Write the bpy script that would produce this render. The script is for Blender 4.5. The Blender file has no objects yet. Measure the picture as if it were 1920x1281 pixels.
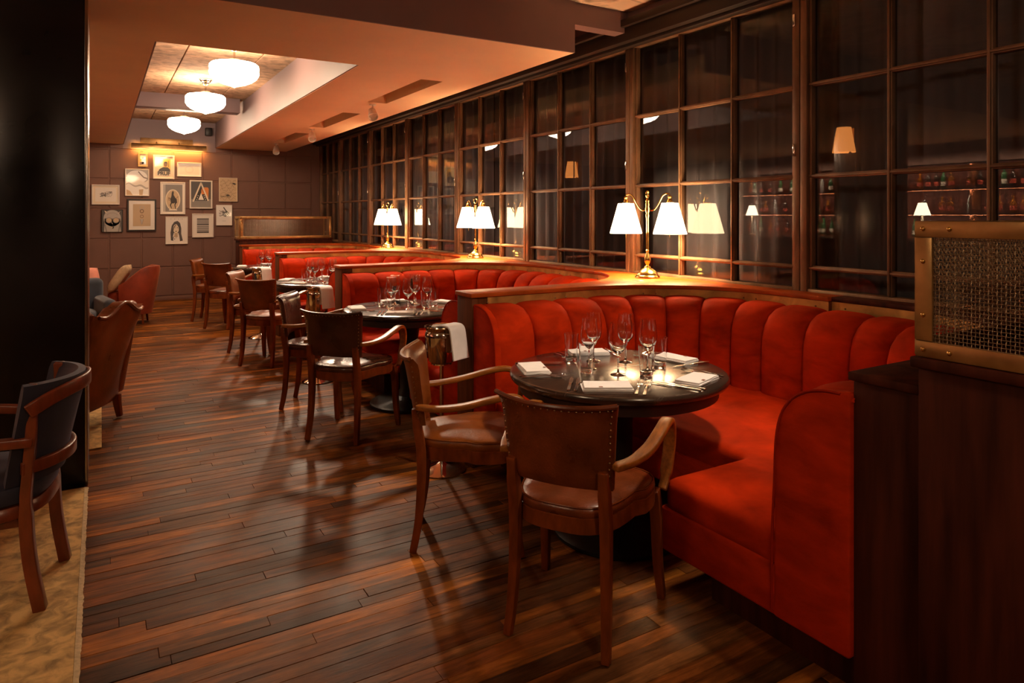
import bpy, bmesh, math, random
from mathutils import Vector, Matrix
R = math.radians
random.seed(7)
scene = bpy.context.scene
COL = scene.collection

# ------------------------------------------------------------------ camera
cam_d = bpy.data.cameras.new('camera')
cam = bpy.data.objects.new('camera', cam_d)
COL.objects.link(cam)
cam_d.sensor_width = 36.0
cam_d.lens = 1288.0 / 1920.0 * 36.0
cam_d.shift_y = -(640.5 - 404.0) / 1920.0
cam_d.clip_start = 0.05
cam.location = (0, 0, 1.47)
cam.rotation_euler = (R(90), 0, R(-30.905))
scene.camera = cam

# ------------------------------------------------------------------ world, exposure
w = bpy.data.worlds.new('world'); scene.world = w
w.use_nodes = True
w.node_tree.nodes['Background'].inputs[0].default_value = (0.012, 0.008, 0.006, 1)
w.node_tree.nodes['Background'].inputs[1].default_value = 0.3
vs = scene.view_settings
vs.view_transform = 'Standard'; vs.look = 'None'; vs.gamma = 1.0; vs.use_curve_mapping = False
vs.exposure = 1.88
cy = scene.cycles
cy.max_bounces = 10; cy.diffuse_bounces = 4; cy.glossy_bounces = 4
cy.transmission_bounces = 10; cy.transparent_max_bounces = 12
cy.caustics_reflective = False; cy.caustics_refractive = False
cy.sample_clamp_indirect = 4.0
cy.blur_glossy = 0.5
cy.adaptive_threshold = 0.015

PENDANT_E = 12.0      # opal glass pendants in the ceiling well
SHADE_E = 5.5         # table lamp shades
LAMP_W = 16.0          # bulb in each table lamp shade
SPOT_W = 64.0         # ceiling spotlights above the tables
WARM = (1.0, 0.63, 0.33)
WARM2 = (1.0, 0.76, 0.54)

# ------------------------------------------------------------------ helpers
class MB:
    """collects shapes, then links them as ONE mesh object"""
    def __init__(self):
        self.v = []; self.f = []; self.mi = []
    def add(self, vs_, fs, mi=0):
        b = len(self.v)
        self.v += [tuple(p) for p in vs_]
        for f in fs:
            self.f.append([b + i for i in f]); self.mi.append(mi)
        return self
    def box(self, x0, x1, y0, y1, z0, z1, mi=0):
        return self.add([(x0,y0,z0),(x1,y0,z0),(x1,y1,z0),(x0,y1,z0),(x0,y0,z1),(x1,y0,z1),(x1,y1,z1),(x0,y1,z1)],
                 [(0,3,2,1),(4,5,6,7),(0,1,5,4),(1,2,6,5),(2,3,7,6),(3,0,4,7)], mi)
    def prism(self, poly, z0, z1, mi=0):
        n = len(poly)
        return self.add([(p[0],p[1],z0) for p in poly] + [(p[0],p[1],z1) for p in poly],
                 [tuple(range(n))[::-1], tuple(range(n, 2*n))] + [(i,(i+1)%n,n+(i+1)%n,n+i) for i in range(n)], mi)
    def lathe(self, prof, seg=24, c=(0,0), mi=0, z=0.0):
        vs_ = []; fs = []; n = len(prof)
        for j in range(seg):
            a = 2*math.pi*j/seg
            for r_, z_ in prof:
                vs_.append((c[0]+r_*math.cos(a), c[1]+r_*math.sin(a), z_+z))
        for j in range(seg):
            k = (j+1) % seg
            for i in range(n-1):
                if prof[i][0] < 1e-6 and prof[i+1][0] < 1e-6: continue
                fs.append((j*n+i, k*n+i, k*n+i+1, j*n+i+1))
        return self.add(vs_, fs, mi)
    def tube(self, path, rad, seg=8, closed=False, mi=0):
        P = [Vector(p) for p in path]; n = len(P)
        if not isinstance(rad, (list, tuple)): rad = [rad]*n
        vs_ = []; fs = []; up = Vector((0,0,1))
        prev = None
        for i in range(n):
            a = P[(i-1) % n] if (closed or i > 0) else P[i]
            b = P[(i+1) % n] if (closed or i < n-1) else P[i]
            t = (b-a).normalized()
            if prev is None:
                s = t.cross(up)
                if s.length < 1e-3: s = t.cross(Vector((1,0,0)))
            else:
                s = prev - t*prev.dot(t)
            s.normalize(); prev = s
            q = t.cross(s)
            for k in range(seg):
                an = 2*math.pi*k/seg
                vs_.append(P[i] + (s*math.cos(an) + q*math.sin(an))*rad[i])
        m = n if closed else n-1
        for i in range(m):
            j = (i+1) % n
            for k in range(seg):
                l = (k+1) % seg
                fs.append((i*seg+k, i*seg+l, j*seg+l, j*seg+k))
        if not closed:
            fs.append(tuple(range(seg))[::-1]); fs.append(tuple((n-1)*seg+k for k in range(seg)))
        return self.add(vs_, fs, mi)
    def bar(self, path, wd, th, side=(0,1,0), mi=0):
        """flat bar swept along path; wd across 'side', th across the rest; wd, th may be lists"""
        P = [Vector(p) for p in path]; n = len(P)
        W = wd if isinstance(wd, (list,tuple)) else [wd]*n
        T = th if isinstance(th, (list,tuple)) else [th]*n
        vs_ = []; fs = []
        for i in range(n):
            t = (P[min(i+1,n-1)] - P[max(i-1,0)]).normalized()
            s = Vector(side[i]) if isinstance(side[0], (list,tuple)) else Vector(side)
            s = (s - t*s.dot(t)).normalized(); q = t.cross(s)
            for a, b in ((1,1),(-1,1),(-1,-1),(1,-1)):
                vs_.append(P[i] + s*(a*W[i]/2) + q*(b*T[i]/2))
        for i in range(n-1):
            for k in range(4):
                l = (k+1) % 4
                fs.append((i*4+k, i*4+l, i*4+4+l, i*4+4+k))
        fs.append((3,2,1,0)); fs.append(tuple((n-1)*4+k for k in range(4)))
        return self.add(vs_, fs, mi)
    def grid(self, fn, nu, nv, mi=0, wrap_u=False):
        vs_ = [fn(i/nu, j/nv) for i in range(nu + (0 if wrap_u else 1)) for j in range(nv+1)]
        fs = []; m = nu if wrap_u else nu+1
        for i in range(nu):
            for j in range(nv):
                k = (i+1) % m if wrap_u else i+1
                fs.append((i*(nv+1)+j, k*(nv+1)+j, k*(nv+1)+j+1, i*(nv+1)+j+1))
        return self.add(vs_, fs, mi)
    def sphere(self, c, r, seg=10, rings=6, mi=0, sz=1.0):
        prof = [(max(r*math.sin(math.pi*i/rings), 0), -r*sz*math.cos(math.pi*i/rings)) for i in range(rings+1)]
        b = len(self.v)
        self.lathe(prof, seg, (c[0], c[1]), mi, c[2])
        return self
    def mesh(self, name, mats, bevel=0, bseg=2, smooth=35, weld=True, normals=True):
        me = bpy.data.meshes.new(name)
        me.from_pydata(self.v, [], self.f)
        if not isinstance(mats, (list, tuple)): mats = [mats]
        for m in mats: me.materials.append(MAT[m] if isinstance(m, str) else m)
        if len(mats) > 1: me.polygons.foreach_set('material_index', self.mi)
        bm = bmesh.new(); bm.from_mesh(me)
        if weld: bmesh.ops.remove_doubles(bm, verts=bm.verts, dist=1e-5)
        if normals: bmesh.ops.recalc_face_normals(bm, faces=bm.faces)
        if bevel:
            es = [e for e in bm.edges if len(e.link_faces) == 2 and e.calc_face_angle(0) > R(30)]
            bmesh.ops.bevel(bm, geom=es, offset=bevel, segments=bseg, affect='EDGES', profile=0.5, clamp_overlap=True)
        bm.to_mesh(me); bm.free()
        if smooth:
            me.shade_smooth(); me.set_sharp_from_angle(angle=R(smooth))
        return me
    def build(self, name, mats, parent=None, **kw):
        return link(name, self.mesh(name, mats, **kw), parent)

def link(name, me, parent=None, loc=None, rz=0):
    o = bpy.data.objects.new(name, me); COL.objects.link(o)
    if parent is not None: o.parent = parent
    if loc: o.location = loc
    if rz: o.rotation_euler = (0,0,rz)
    return o
def tag(o, label, cat, group=None):
    o['label'] = label; o['category'] = cat
    if group: o['group'] = group
    return o
def struct(o): o['kind'] = 'structure'; return o
def stuff(o): o['kind'] = 'stuff'; return o
def thing(name, label, cat, loc=(0,0,0), rz=0, group=None):
    o = bpy.data.objects.new(name, None); COL.objects.link(o)
    o.empty_display_size = 0.1
    o.location = loc; o.rotation_euler = (0,0,rz)
    return tag(o, label, cat, group)
KIDS = {}
def dup(root, loc, rz=0, label=None, group=None):
    """copy of a thing with copies of its parts and sub-parts"""
    r = root.copy(); COL.objects.link(r); r.location = loc; r.rotation_euler = (0,0,rz)
    if label: r['label'] = label
    if group: r['group'] = group
    if root.name not in KIDS: KIDS[root.name] = [(c, list(c.children)) for c in root.children]
    for ch, gs in KIDS[root.name]:
        c = ch.copy(); COL.objects.link(c); c.parent = r
        for g in gs:
            d = g.copy(); COL.objects.link(d); d.parent = c
    return r
def smooth_path(pts, k=6):
    """Catmull-Rom through pts"""
    P = [Vector(p) for p in pts]; out = []
    for i in range(len(P)-1):
        p0 = P[max(i-1,0)]; p1 = P[i]; p2 = P[i+1]; p3 = P[min(i+2,len(P)-1)]
        for j in range(k):
            t = j/k
            out.append(0.5*((2*p1) + (p2-p0)*t + (2*p0-5*p1+4*p2-p3)*t*t + (-p0+3*p1-3*p2+p3)*t**3))
    out.append(P[-1]); return out
TENS = ['first','second','third','fourth','fifth','sixth','seventh','eighth','ninth']
ORD = ['first','second','third','fourth','fifth','sixth','seventh','eighth','ninth','tenth','eleventh','twelfth','thirteenth','fourteenth','fifteenth','sixteenth','seventeenth','eighteenth','nineteenth','twentieth'] + ['twenty-' + w_ for w_ in TENS] + ['thirtieth'] + ['thirty-' + w_ for w_ in TENS]
def px(x, y):      # how far right a floor position stands in the view, to word labels only
    return (x*0.858 - y*0.5136) / (x*0.5136 + y*0.858)

# ------------------------------------------------------------------ materials
MAT = {}
def new_mat(name):
    m = bpy.data.materials.new(name); m.use_nodes = True; MAT[name] = m
    nt = m.node_tree; return m, nt, nt.nodes['Principled BSDF']
def N(nt, typ, **kw):
    n = nt.nodes.new(typ)
    for k, v in kw.items(): setattr(n, k, v)
    return n
def coords(nt, scale=(1,1,1), rand=True):
    tc = N(nt, 'ShaderNodeTexCoord'); mp = N(nt, 'ShaderNodeMapping')
    mp.inputs['Scale'].default_value = scale
    nt.links.new(tc.outputs['Object'], mp.inputs['Vector'])
    if rand:
        oi = N(nt, 'ShaderNodeObjectInfo'); mul = N(nt, 'ShaderNodeMath', operation='MULTIPLY')
        mul.inputs[1].default_value = 37.0
        nt.links.new(oi.outputs['Random'], mul.inputs[0]); nt.links.new(mul.outputs[0], mp.inputs['Location'])
    return mp.outputs['Vector']
def noise(nt, vec, scale, detail=4, rough=0.55, dist=0.0):
    n = N(nt, 'ShaderNodeTexNoise')
    n.inputs['Scale'].default_value = scale; n.inputs['Detail'].default_value = detail
    n.inputs['Roughness'].default_value = rough; n.inputs['Distortion'].default_value = dist
    nt.links.new(vec, n.inputs['Vector']); return n
def ramp(nt, fac, stops):
    r = N(nt, 'ShaderNodeValToRGB'); el = r.color_ramp.elements
    while len(el) < len(stops): el.new(0.5)
    for e, (p, c) in zip(el, stops):
        e.position = p; e.color = (c[0],c[1],c[2],1) if isinstance(c,(tuple,list)) else (c,c,c,1)
    nt.links.new(fac, r.inputs['Fac']); return r
def mat(name, col, rough=0.5, metal=0.0, var=0.0, scale=6.0, stretch=(1,1,1), bump=0.0, bscale=60.0,
        rvar=0.0, detail=4, dist=0.0, contrast=(0.3,0.7), **kw):
    m, nt, b = new_mat(name)
    b.inputs['Base Color'].default_value = (*col, 1); b.inputs['Roughness'].default_value = rough
    b.inputs['Metallic'].default_value = metal
    for k, v in kw.items():
        s = b.inputs[k.replace('_', ' ')]
        s.default_value = (*v, 1) if isinstance(v, tuple) else v
    if var or bump or rvar:
        vec = coords(nt, stretch); n = noise(nt, vec, scale, detail, dist=dist)
        if var:
            lo = tuple(max(c*(1-var),0) for c in col); hi = tuple(min(c*(1+var),1) for c in col)
            r = ramp(nt, n.outputs['Fac'], [(contrast[0], lo), (contrast[1], hi)])
            nt.links.new(r.outputs['Color'], b.inputs['Base Color'])
        if rvar:
            r2 = ramp(nt, n.outputs['Fac'], [(contrast[0], max(rough-rvar,0.03)), (contrast[1], min(rough+rvar,1))])
            nt.links.new(r2.outputs['Color'], b.inputs['Roughness'])
        if bump:
            n2 = noise(nt, vec, bscale, 3)
            bp = N(nt, 'ShaderNodeBump'); bp.inputs['Strength'].default_value = bump; bp.inputs['Distance'].default_value = 0.004
            nt.links.new(n2.outputs['Fac'], bp.inputs['Height']); nt.links.new(bp.outputs['Normal'], b.inputs['Normal'])
    return m
def emit(name, col, strength, base=(0.8,0.75,0.65)):
    m, nt, b = new_mat(name)
    b.inputs['Base Color'].default_value = (*base, 1); b.inputs['Roughness'].default_value = 0.5
    b.inputs['Emission Color'].default_value = (*col, 1); b.inputs['Emission Strength'].default_value = strength
    return m
def flat(name, col, rough=0.6, **kw): return mat(name, col, rough, **kw)

# floor planks: each plank carries its own stain in the attribute 'stain'
m, nt, b = new_mat('plank_wood')
at = N(nt, 'ShaderNodeAttribute', attribute_name='stain')
tc = N(nt, 'ShaderNodeNewGeometry')
mp = N(nt, 'ShaderNodeMapping'); mp.inputs['Scale'].default_value = (1.0, 9.0, 1.0)
nt.links.new(tc.outputs['Position'], mp.inputs['Vector'])
n1 = noise(nt, mp.outputs['Vector'], 3.2, 6, 0.65, 0.6)
r1 = ramp(nt, n1.outputs['Fac'], [(0.30, 0.30), (0.52, 0.95), (0.74, 1.75)])
mx = N(nt, 'ShaderNodeMix', data_type='RGBA', blend_type='MULTIPLY'); mx.inputs['Factor'].default_value = 1.0
nt.links.new(at.outputs['Color'], mx.inputs[6]); nt.links.new(r1.outputs['Color'], mx.inputs[7])
n3 = noise(nt, tc.outputs['Position'], 2.3, 4, 0.6, 0.4)        # foot-worn patches
r3 = ramp(nt, n3.outputs['Fac'], [(0.34, 0.48), (0.66, 1.35)])
mx2 = N(nt, 'ShaderNodeMix', data_type='RGBA', blend_type='MULTIPLY'); mx2.inputs['Factor'].default_value = 1.0
nt.links.new(mx.outputs[2], mx2.inputs[6]); nt.links.new(r3.outputs['Color'], mx2.inputs[7])
nt.links.new(mx2.outputs[2], b.inputs['Base Color'])
b.inputs['Specular IOR Level'].default_value = 0.085; b.inputs['Specular Tint'].default_value = (1.0,0.58,0.32,1)
r2 = ramp(nt, n3.outputs['Fac'], [(0.3, 0.34), (0.7, 0.55)])
nt.links.new(r2.outputs['Color'], b.inputs['Roughness'])
n4 = noise(nt, mp.outputs['Vector'], 22, 4)
bp = N(nt, 'ShaderNodeBump'); bp.inputs['Strength'].default_value = 0.35; bp.inputs['Distance'].default_value = 0.002
nt.links.new(n4.outputs['Fac'], bp.inputs['Height']); nt.links.new(bp.outputs['Normal'], b.inputs['Normal'])

mat('subfloor', (0.018,0.009,0.005), 0.8)
mat('plain_floor', (0.055,0.028,0.016), 0.45, var=0.5, scale=4, stretch=(1,12,1))
mat('wall_paint', (0.190,0.092,0.066), 0.62, var=0.06, scale=3)
mat('soffit_paint', (0.88,0.62,0.38), 0.7, var=0.04, scale=2)
mat('fascia_paint', (0.21,0.118,0.110), 0.65, var=0.05, scale=2)
mat('recess_paint', (0.22,0.150,0.155), 0.55, var=0.04, scale=2)
mat('slot_paint', (0.30,0.19,0.12), 0.7)
mat('dark_room', (0.028,0.02,0.018), 0.8, var=0.2, scale=2)
mat('beyond_wall', (0.05,0.038,0.035), 0.8, var=0.3, scale=1.5)
mat('rust_ceiling', (0.58,0.43,0.30), 0.85, var=0.5, scale=3.2, detail=10, dist=1.2, bump=0.9, bscale=14, contrast=(0.42,0.56))
mat('board_ceiling', (0.42,0.26,0.155), 0.9, var=0.32, scale=9, stretch=(1.0,1.3,1), detail=14, dist=0.5, bump=1.0, bscale=34, contrast=(0.36,0.58))
mat('steel_black', (0.016,0.013,0.014), 0.30, metal=0.6, var=0.5, scale=1.2, rvar=0.12, detail=5)
mat('column_trim', (0.34,0.30,0.27), 0.22, metal=1.0)
mat('bronze_frame', (0.21,0.112,0.060), 0.46, metal=0.35, var=0.4, scale=7, stretch=(1,1,0.5), rvar=0.1)
mat('dark_header', (0.030,0.016,0.010), 0.5, var=0.35, scale=4, stretch=(1,0.3,1))
mat('cap_wood', (0.40,0.072,0.009), 0.46, var=0.3, scale=5, stretch=(1,1,1), dist=1.0, rvar=0.08, Specular_IOR_Level=0.15)
mat('divider_wood', (0.125,0.034,0.009), 0.5, var=0.35, scale=5, stretch=(6,6,0.6), Specular_IOR_Level=0.2)
mat('panel_wood', (0.060,0.013,0.006), 0.6, var=0.5, scale=4, stretch=(5,5,0.5), Specular_IOR_Level=0.12)
mat('band_brass', (0.55,0.29,0.08), 0.42, metal=0.45, var=0.4, scale=6, rvar=0.1, dist=0.8)
mat('brass', (0.80,0.50,0.16), 0.20, metal=1.0, var=0.12, scale=12)
mat('old_brass', (0.42,0.24,0.09), 0.38, metal=0.75, var=0.35, scale=8, rvar=0.1)
mat('wire', (0.34,0.22,0.125), 0.5, metal=0.35)
mat('chair_wood', (0.185,0.038,0.006), 0.42, var=0.35, scale=9, stretch=(3,3,1), Specular_IOR_Level=0.25)
mat('arm_wood', (0.27,0.085,0.010), 0.38, var=0.35, scale=9, stretch=(1,8,8), Coat_Weight=0.12, Coat_Roughness=0.25)
mat('leather_tan', (0.19,0.048,0.005), 0.42, var=0.4, scale=7, bump=0.25, bscale=110, rvar=0.1, Coat_Weight=0.08, Coat_Roughness=0.3, Specular_IOR_Level=0.28)
mat('leather_brown', (0.165,0.036,0.008), 0.34, var=0.45, scale=6, bump=0.25, bscale=110, rvar=0.1, Coat_Weight=0.3, Coat_Roughness=0.22, Specular_IOR_Level=0.28)
mat('leather_dark', (0.075,0.024,0.012), 0.30, var=0.45, scale=6, bump=0.2, bscale=110, rvar=0.1, Coat_Weight=0.35, Coat_Roughness=0.2, Specular_IOR_Level=0.28)
mat('leather_wing', (0.23,0.058,0.015), 0.36, var=0.4, scale=5, bump=0.25, bscale=80, rvar=0.1, Coat_Weight=0.2, Specular_IOR_Level=0.28)
mat('velvet_red', (0.42,0.024,0.0025), 0.8, var=0.40, scale=4.5, detail=6, dist=0.3, bump=0.15, bscale=60, stretch=(1,1,2.2),
    Sheen_Weight=0.12, Sheen_Roughness=0.5, Sheen_Tint=(1.0,0.14,0.03), Specular_IOR_Level=0.04)
mat('velvet_navy', (0.014,0.013,0.028), 0.7, var=0.3, scale=5, Sheen_Weight=0.25, Sheen_Tint=(0.5,0.5,0.8))
mat('velvet_orange', (0.25,0.030,0.006), 0.7, var=0.3, scale=5, Sheen_Weight=0.3, Sheen_Tint=(1,0.4,0.2))
mat('corduroy_blue', (0.040,0.055,0.085), 0.8, var=0.3, scale=5, Sheen_Weight=0.3)
mat('cushion_beige', (0.62,0.46,0.28), 0.85, var=0.2, scale=12, bump=0.4, bscale=120)
mat('cushion_pink', (0.66,0.27,0.20), 0.85, var=0.2, scale=8)
mat('red_wood', (0.20,0.040,0.012), 0.33, var=0.3, scale=8, stretch=(3,3,1), Coat_Weight=0.35, Coat_Roughness=0.2)
mat('piping', (0.33,0.016,0.002), 0.8, Specular_IOR_Level=0.05)
mat('table_wood', (0.030,0.017,0.012), 0.22, var=0.35, scale=4, stretch=(1,7,1), rvar=0.06, Coat_Weight=0.6, Coat_Roughness=0.18)
mat('table_edge', (0.022,0.012,0.009), 0.45, var=0.3, scale=4)
mat('black_iron', (0.010,0.008,0.008), 0.45, metal=0.3)
mat('linen', (0.90,0.88,0.87), 0.85, var=0.03, scale=20, bump=0.15, bscale=200, )
mat('tag_red', (0.25,0.08,0.05), 0.7)
mat('steel', (0.74,0.72,0.68), 0.14, metal=1.0)
mat('chrome', (0.66,0.60,0.52), 0.10, metal=1.0)
mat('nail_brass', (0.30,0.16,0.07), 0.35, metal=0.8)
mat('white_paint', (0.80,0.74,0.66), 0.5)
mat('rug', (0.50,0.32,0.12), 0.95, var=0.42, scale=16, detail=10, dist=0.8, bump=0.5, bscale=220, contrast=(0.32,0.60))
mat('rug_edge', (0.62,0.48,0.28), 0.95, var=0.2, scale=60, bump=0.6, bscale=200)
mat('black_plastic', (0.012,0.011,0.011), 0.5)
mat('frame_white', (0.72,0.66,0.60), 0.5)
mat('frame_black', (0.018,0.012,0.010), 0.4)
mat('frame_gold', (0.40,0.24,0.09), 0.4, metal=0.7)
CO = dict(Coat_Weight=0.7, Coat_Roughness=0.04)
for k, c in dict(paper=(0.84,0.78,0.70), ink=(0.030,0.024,0.020), grey=(0.26,0.235,0.215), lgrey=(0.48,0.44,0.40), tan=(0.58,0.43,0.27),
                 cream=(0.80,0.69,0.53), orange=(0.72,0.24,0.05), yellow=(0.70,0.44,0.08), dgrey=(0.085,0.075,0.07), white=(0.88,0.85,0.81),
                 brown=(0.20,0.11,0.06)).items():
    mat('print_' + k, c, 0.45, **CO)
emit('opal', (1.0,0.74,0.50), PENDANT_E)
emit('lamp_shade', (1.0,0.66,0.36), SHADE_E, (0.85,0.75,0.6))
emit('bulb', (1.0,0.66,0.32), 25.0)
emit('bar_shade', (1.0,0.70,0.42), 9.0)
emit('lantern_shade', (1.0,0.30,0.06), 0.55)
emit('tube_lamp', (1.0,0.48,0.10), 14.0)
# table glass
m, nt, b = new_mat('glass')
b.inputs['Base Color'].default_value = (1,1,1,1); b.inputs['Roughness'].default_value = 0.0
b.inputs['Transmission Weight'].default_value = 1.0; b.inputs['IOR'].default_value = 1.46
# window panes: clear sheet that reflects by its angle to the light
m, nt, b = new_mat('pane_glass'); nt.nodes.remove(b)
out = nt.nodes['Material Output']; tr = N(nt, 'ShaderNodeBsdfTransparent'); gl = N(nt, 'ShaderNodeBsdfGlossy'); ms = N(nt, 'ShaderNodeMixShader')
tr.inputs['Color'].default_value = (0.80,0.82,0.84,1); gl.inputs['Roughness'].default_value = 0.0; gl.inputs['Color'].default_value = (0.95,0.95,0.95,1)
fr = N(nt, 'ShaderNodeFresnel'); fr.inputs['IOR'].default_value = 1.62
nt.links.new(fr.outputs[0], ms.inputs[0]); nt.links.new(tr.outputs[0], ms.inputs[1]); nt.links.new(gl.outputs[0], ms.inputs[2])
nt.links.new(ms.outputs[0], out.inputs['Surface'])
# sheer curtain cloth
m, nt, b = new_mat('sheer'); out = nt.nodes['Material Output']
b.inputs['Base Color'].default_value = (0.62,0.56,0.60,1); b.inputs['Roughness'].default_value = 0.9
tr = N(nt, 'ShaderNodeBsdfTransparent'); tl = N(nt, 'ShaderNodeBsdfTranslucent'); tl.inputs['Color'].default_value = (0.40,0.36,0.40,1)
m1 = N(nt, 'ShaderNodeMixShader'); m1.inputs[0].default_value = 0.3
m2 = N(nt, 'ShaderNodeMixShader'); m2.inputs[0].default_value = 0.66
nt.links.new(b.outputs[0], m1.inputs[1]); nt.links.new(tl.outputs[0], m1.inputs[2])
nt.links.new(tr.outputs[0], m2.inputs[1]); nt.links.new(m1.outputs[0], m2.inputs[2]); nt.links.new(m2.outputs[0], out.inputs['Surface'])
for k, c in dict(green=(0.02,0.10,0.03), amber=(0.28,0.09,0.01), clear=(0.45,0.45,0.42), dark=(0.03,0.015,0.01)).items():
    mat('bottle_' + k, c, 0.06, Coat_Weight=0.6, Transmission_Weight=0.35)
mat('bottle_label', (0.66,0.60,0.48), 0.7)
mat('bottle_label_red', (0.45,0.06,0.03), 0.7)

# ------------------------------------------------------------------ measures
XG = 3.68            # glass plane
YB = 13.30           # back wall
ZS = 2.67            # soffit underside
ZC = 3.12            # upper ceiling
ZN = 3.05            # ceiling over the front of the room
XL, YF = -4.6, -2.6
PITCH = 2.53
X0 = 1.87            # aisle ends of the banquettes
BW, BL, BR = 1.61, 2.34, 0.85   # booth: depth to the window side, clear width, corner radius
CAPZ = 1.015

# ------------------------------------------------------------------ floor
floor = struct(MB().box(XL, XG+0.1, YF, YB+0.1, -0.12, -0.014).build('floor', 'subfloor', smooth=0))
MB().box(XL, -0.7, YF, YB, -0.014, -0.001).box(-0.7, XG, YF, 0.55, -0.014, -0.001).build('boards_outer', 'plain_floor', floor, smooth=0)
PW = 0.0665
stains = [(0.205,0.060,0.012),(0.235,0.074,0.016),(0.150,0.056,0.018),(0.300,0.096,0.016),(0.110,0.038,0.011),(0.215,0.070,0.018),(0.380,0.125,0.019),(0.165,0.048,0.009),(0.205,0.078,0.023)]
planks = []
y = 0.56; rng = random.Random(3)
while y < YB - 0.02:
    x = -0.68 - rng.random()*0.9; PW = rng.choice([0.056,0.062,0.066,0.070,0.076])
    while x < XG - 0.05:
        L = rng.choice([0.4,0.6,0.8,1.0,1.3,1.6,2.0]) * (0.85+0.3*rng.random())
        a = max(x, -0.69); e = min(x+L, XG)
        if e - a > 0.03:
            s = rng.choice(stains); k = (0.66 + 0.62*rng.random())*0.86
            planks.append((a, e, y, y+PW, -0.0022*rng.random(), (s[0]*k, s[1]*k, s[2]*k, 1.0), rng.random()*0.0008-0.0004))
        x += L
    y += PW
def plank_geo(mb, cols, x0, x1, y0, y1, z, col, tilt, ox=0, oy=0):
    g = 0.0005; c = 0.0013
    n0 = len(mb.v)
    zt = z - 0.0006 + tilt
    mb.add([(x0+g-ox,y0+g-oy,-0.013),(x1-g-ox,y0+g-oy,-0.013),(x1-g-ox,y1-g-oy,-0.013),(x0+g-ox,y1-g-oy,-0.013),
            (x0+g-ox,y0+g-oy,zt-c),(x1-g-ox,y0+g-oy,zt-c),(x1-g-ox,y1-g-oy,zt-c),(x0+g-ox,y1-g-oy,zt-c),
            (x0+g+c-ox,y0+g+c-oy,zt),(x1-g-c-ox,y0+g+c-oy,zt),(x1-g-c-ox,y1-g-c-oy,zt),(x0+g+c-ox,y1-g-c-oy,zt)],
           [(0,1,5,4),(1,2,6,5),(2,3,7,6),(3,0,4,7),(4,5,9,8),(5,6,10,9),(6,7,11,10),(7,4,8,11),(8,9,10,11)])
    cols += [col]*(len(mb.v)-n0)
def stain_attr(me, cols):
    ca = me.color_attributes.new('stain', 'FLOAT_COLOR', 'POINT')
    ca.data.foreach_set('color', [q for c in cols for q in c])
def rank(p):
    cx_, cy_ = (p[0]+p[1])/2, (p[2]+p[3])/2
    d = 0.5136*cx_ + 0.858*cy_; u = (0.858*cx_ - 0.5136*cy_)/max(d,0.1)
    seen = (-0.1 < p[1] and p[0] < 1.95 and d > 1.9 and -0.62 < u < 0.62)
    return (0 if seen else 1, d)
planks.sort(key=rank)
for i, p in enumerate(planks[:299]):
    mb = MB(); cols = []; ox, oy = (p[0]+p[1])/2, (p[2]+p[3])/2
    plank_geo(mb, cols, *p, ox=ox, oy=oy)
    me = mb.mesh('plank', 'plank_wood', smooth=0, weld=False, normals=False); stain_attr(me, cols)
    link('plank', me, floor, (ox, oy, 0))
mb = MB(); cols = []
for p in planks[299:]: plank_geo(mb, cols, *p)
me = mb.mesh('plank_field', 'plank_wood', smooth=0, weld=False, normals=False); stain_attr(me, cols)
stuff(link('plank_field', me, floor))

# ------------------------------------------------------------------ walls
wall_back = struct(MB().box(XL-0.1, XG+2.6, YB+0.012, YB+0.15, -0.1, 3.3).build('wall_back', 'wall_paint', smooth=0))
PX, PZ = 0.4795, 0.503
def bev_panel(wd, ht):
    mb = MB(); e = 0.006; t = 0.012
    mb.add([(-wd/2,0,-ht/2),(wd/2,0,-ht/2),(wd/2,0,ht/2),(-wd/2,0,ht/2),(-wd/2+e,-t,-ht/2+e),(wd/2-e,-t,-ht/2+e),(wd/2-e,-t,ht/2-e),(-wd/2+e,-t,ht/2-e)],
           [(0,1,5,4),(1,2,6,5),(2,3,7,6),(3,0,4,7),(4,5,6,7)])
    return mb.mesh('wall_panel', 'wall_paint', smooth=0)
pm = bev_panel(PX-0.020, PZ-0.020)
for i in range(-9, 8):
    for j in range(6):
        cx_ = 0.118 + PX*(i+0.5)
        if cx_ > XG - 0.2: continue
        if j == 5 and not (0.35 < cx_ < 1.75 or cx_ > 2.9): pass
        link('wall_panel', pm, wall_back, (cx_, YB+0.012, 0.072 + PZ*(j+0.5)))
struct(MB().box(XL, XG, YB-0.012, YB+0.012, 0, 0.066).build('baseboard_back', 'wall_paint', bevel=0.003))
wall_left = struct(MB().box(XL-0.15, XL, YF, YB, -0.1, 3.3).build('wall_left', 'wall_paint', smooth=0))
wall_front = struct(MB().box(XL-0.1, XG+0.1, YF-0.15, YF, -0.1, 3.3).build('wall_front', 'wall_paint', smooth=0))
wall_right = struct(MB().box(XG+0.005, XG+0.12, YF, YB, -0.1, 0.985).build('wall_right', 'dark_header', smooth=0))
hd = MB().box(3.50, XG+0.06, YF, YB, 2.825, 2.96).box(3.46, 3.50, YF, YB, 2.93, 2.985).box(3.56, 3.62, YF, YB, 2.80, 2.83)
struct(hd.build('trim_1', 'dark_header', bevel=0.004))
struct(MB().box(3.53, XG+0.10, YF, YB, 2.96, 3.3).build('wall_upper', 'fascia_paint', smooth=0))

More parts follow.
